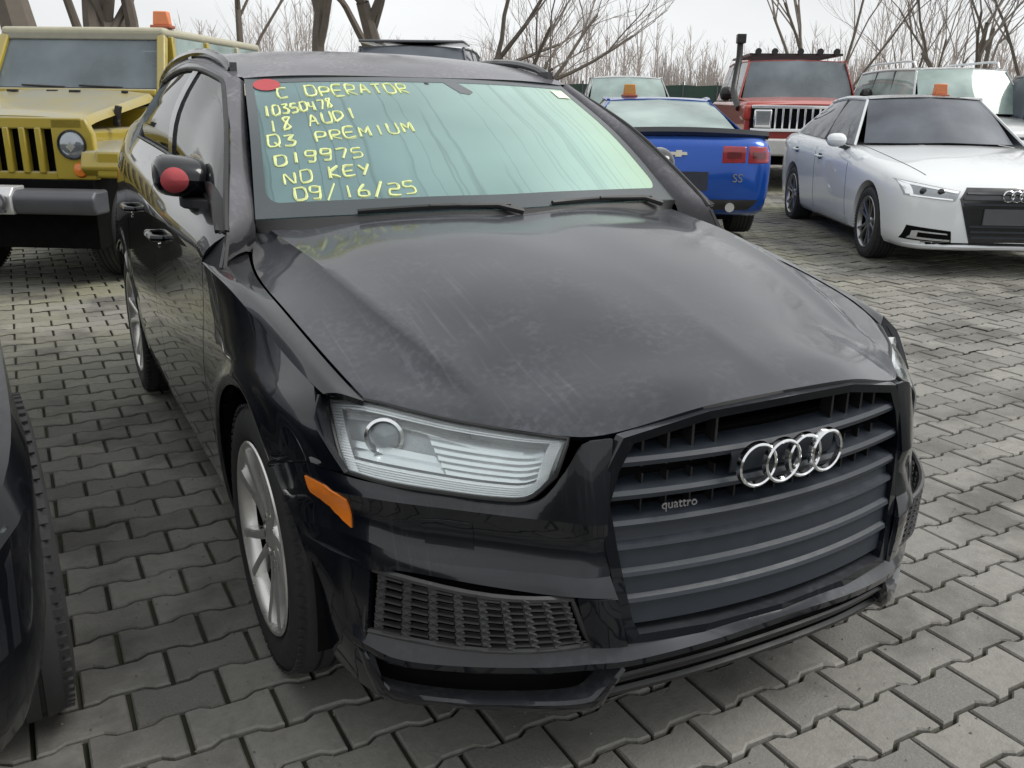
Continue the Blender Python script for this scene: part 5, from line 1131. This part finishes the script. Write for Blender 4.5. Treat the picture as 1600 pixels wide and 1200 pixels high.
# ---- pale SUV behind the white saloon, silver pick-up, grey van, black car at the left edge
def boxy(name, label, paint, glass, pos, deg, roofz, belt, w, wb, hood, nose, tail, split=(.33, .66), pick=False, wm=None, mir=True, xin=.02):
    r = thing(name, label, 'car'); k = w
    st = [(nose, .62 * k, .45, .7, hood - .22, .01), (nose + .06, .86 * k, .36, .74, hood - .12, .02), (nose + .25, .975 * k, .34, .80, hood - .05, .03), (0, .99 * k, .33, .86, hood, .05), (.75, k, .33, .92, belt - .04, .04), (1.6, k, .33, .95, belt, .02), (tail - .6, k, .33, .95, belt, .02), (tail - .12, .97 * k, .36, .92, belt - .02, .02), (tail, .88 * k, .45, .85, belt - .08, .01)]
    me = cut_arches(hull_mesh(st), (0, wb), .42, k, .38); me.materials.clear(); me.materials.append(paint); me.shade_smooth(); me.set_sharp_from_angle(angle=math.radians(38)); bv = bvh_of(me); obj('body', me, parent=r)
    rear = 2.35 if pick else tail - .35
    cabin(r, dict(wbc=(0, .62, belt + .03), wbk=(.80 * k, .82, belt + .02), wtc=(0, 1.28, roofz - .05), wtk=(.70 * k, 1.36, roofz - .075), rtk=(.70 * k, rear, roofz - .075), rtc=(0, rear + .05, roofz - .05), rbk=(.82 * k, rear + .2, belt + .02), rbc=(0, rear + .22, belt + .03), sbf=(.90 * k, .80, belt - .01), sbr=(.90 * k, rear + .1, belt), crown=.045), paint, glass, side_split=split, pw=.07)
    if mir: mirrors(r, .97 * k, 1.0, belt + .08, paint, 1.3)
    wheels4(r, k - xin, wb, .385, wm or WM_mid); dark_floor(r, .6, nose + .3, tail - .3, .34, .8); shut_lines(r, bv, (.80, 1.75, 2.6), .42, belt - .06)
    for s in (-1, 1):
        mb = MB(); onto(mb, bv, ((s * .93 * k, hood - .10), (s * .60 * k, hood - .16), (s * .60 * k, hood - .32), (s * .92 * k, hood - .30)), 'f', .006, .03, 6, 4); obj('headlight', mb, M_silverp, r)
        mb = MB(); onto(mb, bv, ((s * .95 * k, belt - .10), (s * .74 * k, belt - .10), (s * .74 * k, belt - .42), (s * .95 * k, belt - .42)), 'r', .006, .03, 4, 4); obj('rear_light', mb, M_red, r)
    mb = MB(); onto(mb, bv, ((-.52 * k, hood - .16), (.52 * k, hood - .16), (.50 * k, hood - .42), (-.50 * k, hood - .42)), 'f', .006, .03, 10, 4); gr = obj('grille', mb, M_gloss, r)
    for j in range(3): mb = MB(); z = hood - .21 - j * .08; onto(mb, bv, ((-.5 * k, z + .012), (.5 * k, z + .012), (.5 * k, z - .012), (-.5 * k, z - .012)), 'f', .018, .02, 10, 1); obj('slat', mb, M_chrome, gr)
    place(r, *pos, deg); return r
M_palep = car_paint('pale_paint', (.60, .62, .62), .05, .3, .1, (.5, .5, .48)); M_silv = car_paint('silver_paint', (.42, .44, .45), .6, .3, .15); M_greyp = car_paint('grey_paint', (.10, .105, .115), .4, .3, .2)
big = boxy('suv', 'pale SUV with roof rails parked behind the white saloon', M_palep, M_cglass2, (11.1, 6.35), -30, 1.93, 1.20, .98, 3.0, 1.10, -.95, 4.1)
for s in (-1, 1): mb = MB(); mb.tube(cr([(s * .64, 1.5, 1.90), (s * .65, 1.6, 1.985), (s * .66, 2.6, 2.0), (s * .65, 3.5, 1.985), (s * .64, 3.6, 1.90)], 20), .018, 8); obj('roof_rail', mb, M_silverp, big)
pk = boxy('pickup', 'silver pickup facing us behind the blue coupe', M_silv, M_cglass2, (8.75, 11.9), -30, 1.78, 1.16, .95, 3.4, 1.06, -.95, 4.6, (.5,), True)
van = boxy('van', 'dark grey van of which only the flat roof shows behind the black SUV', M_greyp, M_cglass3, (2.9, 8.7), -31, 2.075, 1.25, 1.0, 3.1, 1.15, -.9, 4.3)
rk = MB(); rk.box((0, 1.75, 2.09), (1.42, .9, .035)); obj('roof_box', rk, M_greyp, van, bevel=.012)
side2 = boxy('suv', 'brownish grey SUV cut off by the right edge behind the white saloon', car_paint('taupe_paint', (.20, .185, .175), .3, .35, .2), M_cglass3, (11.2, 3.6), -30, 1.86, 1.18, .97, 2.9, 1.05, -.9, 3.9)
BK = boxy('hatchback', 'glossy black car cut off by the left edge beside the black SUV', M_blackc, M_cglass3, (-2.262, .06), 3.6, 1.5, .95, .880, 2.6, .86, -.84, 3.4, (.5,), mir=False, xin=-.018)

for ch in BK.children:
    if ch.name.startswith('headlight'): ch.data.materials.clear(); ch.data.materials.append(M_gloss)
# ---- orange roof markers
def marker_cone(x, y, z, label, col=M_oplas):
    t = thing('roof_marker', label, 'marker', (x, y, z), -.5, 'markers set on car roofs'); t.scale = (.8, .8, .7)
    mb = MB(); mb.box((0, 0, .02), (.22, .16, .04)); obj('base', mb, plain('marker_base', (.35, .10, .05), .6), t, bevel=.01)
    mb = MB(); mb.prism([(-.09, .04), (.09, .04), (.075, .20), (-.075, .20)], -.05, .05, 'y'); obj('block', mb, col, t, bevel=.012, fix=True); return t

# ================================================================== trees and far wood
def bearing(u, d):
    """a point on the yard at distance d, u: degrees right of the view axis"""
    a = YAW + math.radians(u); return CAM_P[0] + d * math.sin(a), CAM_P[1] + d * math.cos(a)
M_bark = plain('bark', (.135, .115, .095), .9, var=.4, scale=6, bump=.6)
M_twig = plain('twigs', (.24, .21, .19), .9, var=.3, scale=3)  # bark and twig colours lightened to stand in for haze
def grow(mb, tw, rg, p, d, r, length, depth, spread, up):
    n = 4 if depth > 1 else 3; pts, rad = [Vector(p)], [r]; d = Vector(d)
    for i in range(n):
        d = (d + Vector((rg.uniform(-1, 1), rg.uniform(-1, 1), rg.uniform(-.6, 1) * up)) * .16).normalized(); pts.append(pts[-1] + d * length / n); rad.append(r * (1 - .42 * (i + 1) / n))
    (mb if r > .035 else tw).tube(pts, rad, 7 if r > .06 else (5 if r > .02 else 3), caps=False)
    if depth == 0 or r < .004: return
    k = rg.choice((2, 3, 3)) if depth > 1 else 3
    for j in range(k + 1):
        t = rg.uniform(.45, 1.0) if j < k else 1.0; i = min(int(t * n), n - 1); f = t * n - i; q = pts[i].lerp(pts[i + 1], f)
        ax = Vector((rg.uniform(-1, 1), rg.uniform(-1, 1), rg.uniform(-.3, .5))).normalized(); nd = (d + ax * spread * rg.uniform(.6, 1.25) + Vector((0, 0, up * .25))).normalized()
        grow(mb, tw, rg, q, nd, rad[min(i + 1, n)] * rg.uniform(.52, .78), length * rg.uniform(.58, .82), depth - 1, spread, up)
def tree(u, dist, r, h, label, seed, lean=(0, 0), forks=0, depth=6, spread=.8, up=.6):
    x, y = bearing(u, dist); z = gz(x, y); t = thing('bare_tree', label, 'tree', (x, y, z), 0, 'bare trees round the yard'); rg = random.Random(seed); mb, tw = MB(), MB()
    if forks:
        for k in range(forks):
            a = 2 * PI * k / forks + rg.uniform(-.4, .4); grow(mb, tw, rg, (.12 * math.cos(a), .12 * math.sin(a), -.1), (math.cos(a) * .45 + lean[0], math.sin(a) * .45 + lean[1], 1), r * rg.uniform(.6, 1), h * rg.uniform(.4, .55), depth - 1, spread, up)
    else: grow(mb, tw, rg, (0, 0, -.1), (lean[0], lean[1], 1), r, h * .45, depth, spread, up)
    obj('trunk', mb, M_bark, t); o = obj('crown', tw, M_twig, t); return t
tree(-26.2, 17, .36, 9, 'thickest bare trunk, behind the yellow off-roader at the far left', 1, spread=.7)
tree(-24.0, 18, .21, 8, 'bare trunk leaning left, one of the forked pair behind the yellow off-roader', 2, (-.05, 0))
tree(-23.0, 18.4, .22, 8, 'bare trunk leaning right, one of the forked pair behind the yellow off-roader', 3, (.10, 0))
tree(-21.3, 19, .17, 8, 'slim bare trunk right of the forked pair, above the roof marker', 4, (.02, 0))
tree(-16.4, 24, .12, 8, 'thin straight bare tree above the hardtop of the yellow off-roader', 5)
tree(-12.3, 21, .19, 8, 'dark forked bare tree above the roof rail of the black SUV', 6, (.06, 0), 0, 6, .6)
tree(-7.6, 21, .24, 7.5, 'broad bare tree fanning out to the right above the black SUV', 7, (.02, 0), 0, 6, 1.0)
tree(-5.6, 22, .16, 6.5, 'bare tree leaning hard right above the middle of the black SUV', 8, (.65, -.3), 0, 6, .8)
tree(-3.0, 23, .15, 6.2, 'low bare tree sweeping right above the grey van', 9, (.75, -.4), 0, 6, .8)
tree(.5, 30, .10, 5.5, 'small twiggy tree above the windscreen pillar of the black SUV', 10, (.3, -.2), 0, 6, .9)
tree(17.8, 34, .075, 9.5, 'tall many-stemmed bare tree behind the red 4x4', 12, (0, 0), 5, 6, .5, 1.0)
tree(26.8, 26, .095, 7, 'spreading many-stemmed bare tree at the right edge', 13, (0, 0), 6, 6, .7, .7)
tree(23.0, 40, .075, 7, 'pale twiggy tree behind the pale SUV', 14, (0, 0), 4, 6, .6, .9)
# wood at the end of the yard: reads as one mass
rg = random.Random(21); mb, tw = MB(), MB()
for k in range(420):
    u = rg.uniform(-34, 40); d = rg.uniform(60, 110); x, y = bearing(u, d); h = rg.uniform(3.0, 7.5) * (1.0 + .25 * math.sin(u * .35)) * d / 80; z = gz(x, y); top = Vector((x + rg.uniform(-.5, .5), y, z + h))
    mb.tube([(x, y, z - .2), (x + rg.uniform(-.1, .1), y, z + h * .5), top], [.065, .045, .012], 4, caps=False)
    for j in range(16):
        t = rg.uniform(.25, .97); q = Vector((x, y, z)).lerp(top, t); L_ = h * (1.1 - t) * rg.uniform(.25, .5); e = q + Vector((rg.uniform(-1, 1) * L_, rg.uniform(-1, 1) * L_, L_ * rg.uniform(.7, 1.8))); mb.tube([q, q.lerp(e, .5) + Vector((0, 0, -.06)), e], [.022, .015, .006], 3, caps=False)
for k in range(9000):
    u = rg.uniform(-36, 42); d = rg.uniform(50, 66); x, y = bearing(u, d); h = rg.uniform(.8, 3.1) * (.8 + .25 * math.sin(u * .7 + 1) + .2 * math.sin(u * 2.3)); z = gz(x, y)
    tw.tube([(x, y, z), (x + rg.uniform(-.5, .5), y + rg.uniform(-.3, .3), z + h)], [.035, .012], 3, caps=False)
m, nt_, b = mat('far_twigs_hazed'); geo = N(nt_, 'ShaderNodeNewGeometry'); n = N(nt_, 'ShaderNodeTexNoise'); n.inputs['Scale'].default_value = .12; n.inputs['Detail'].default_value = 4; L(nt_, geo.outputs['Position'], n.inputs['Vector']); L(nt_, mixc(nt_, n.outputs['Fac'], (.36, .30, .27), (.47, .43, .40)), b.inputs['Base Color']); b.inputs['Roughness'].default_value = .95  # distance haze is put into this lightened twig colour
tag(obj('far_wood', mb, m, smooth=False), 'pale leafless wood along the far end of the yard', 'wood', kind='stuff')
tag(obj('brush', tw, m, smooth=False), 'brown leafless brush below the far trees', 'brush', kind='stuff')
# green screened fence
fc = thing('fence', 'long dark green screened fence in front of the far brush', 'fence'); M_fg = plain('green_screen', (.030, .060, .048), .8, var=.25, scale=1)
us = np.linspace(-30, 38, 35)
for a, c in zip(us, us[1:]):
    (x0, y0), (x1, y1) = bearing(a, 44), bearing(c, 44); mb = MB(); z0, z1 = gz(x0, y0), gz(x1, y1)
    mb.grid([[(x0, y0, z0 + .05), (x0, y0, z0 + 1.72)], [((x0 + x1) / 2, (y0 + y1) / 2 + .05, (z0 + z1) / 2 + .05), ((x0 + x1) / 2, (y0 + y1) / 2 + .05, (z0 + z1) / 2 + 1.68)], [(x1, y1, z1 + .05), (x1, y1, z1 + 1.72)]], (0, -1, 0), .01); obj('panel', mb, M_fg, fc)
    mb = MB(); mb.tube([(x0, y0 - .05, z0 - .1), (x0, y0 - .05, z0 + 1.85)], .035, 6); obj('post', mb, M_gunm, fc)
# roof markers stand on roofs: find the roofs from above
bpy.context.view_layer.update(); dg = bpy.context.evaluated_depsgraph_get()
def on_roof(root, lx, ly, label, col):
    p = root.matrix_world @ Vector((lx, ly, 6)); ok, loc, *_ = S.ray_cast(dg, p, Vector((0, 0, -1))); marker_cone(loc.x, loc.y, loc.z, label, col)
on_roof(JP, .64, 1.06, 'orange marker on the front roof corner of the yellow off-roader', M_oplas)
on_roof(CM, .30, 1.85, 'amber marker on the roof of the blue coupe', plain('amber_marker', (.55, .26, .06), .5))
on_roof(A3, .38, 1.95, 'orange marker on the black roof of the white saloon', M_oplas)
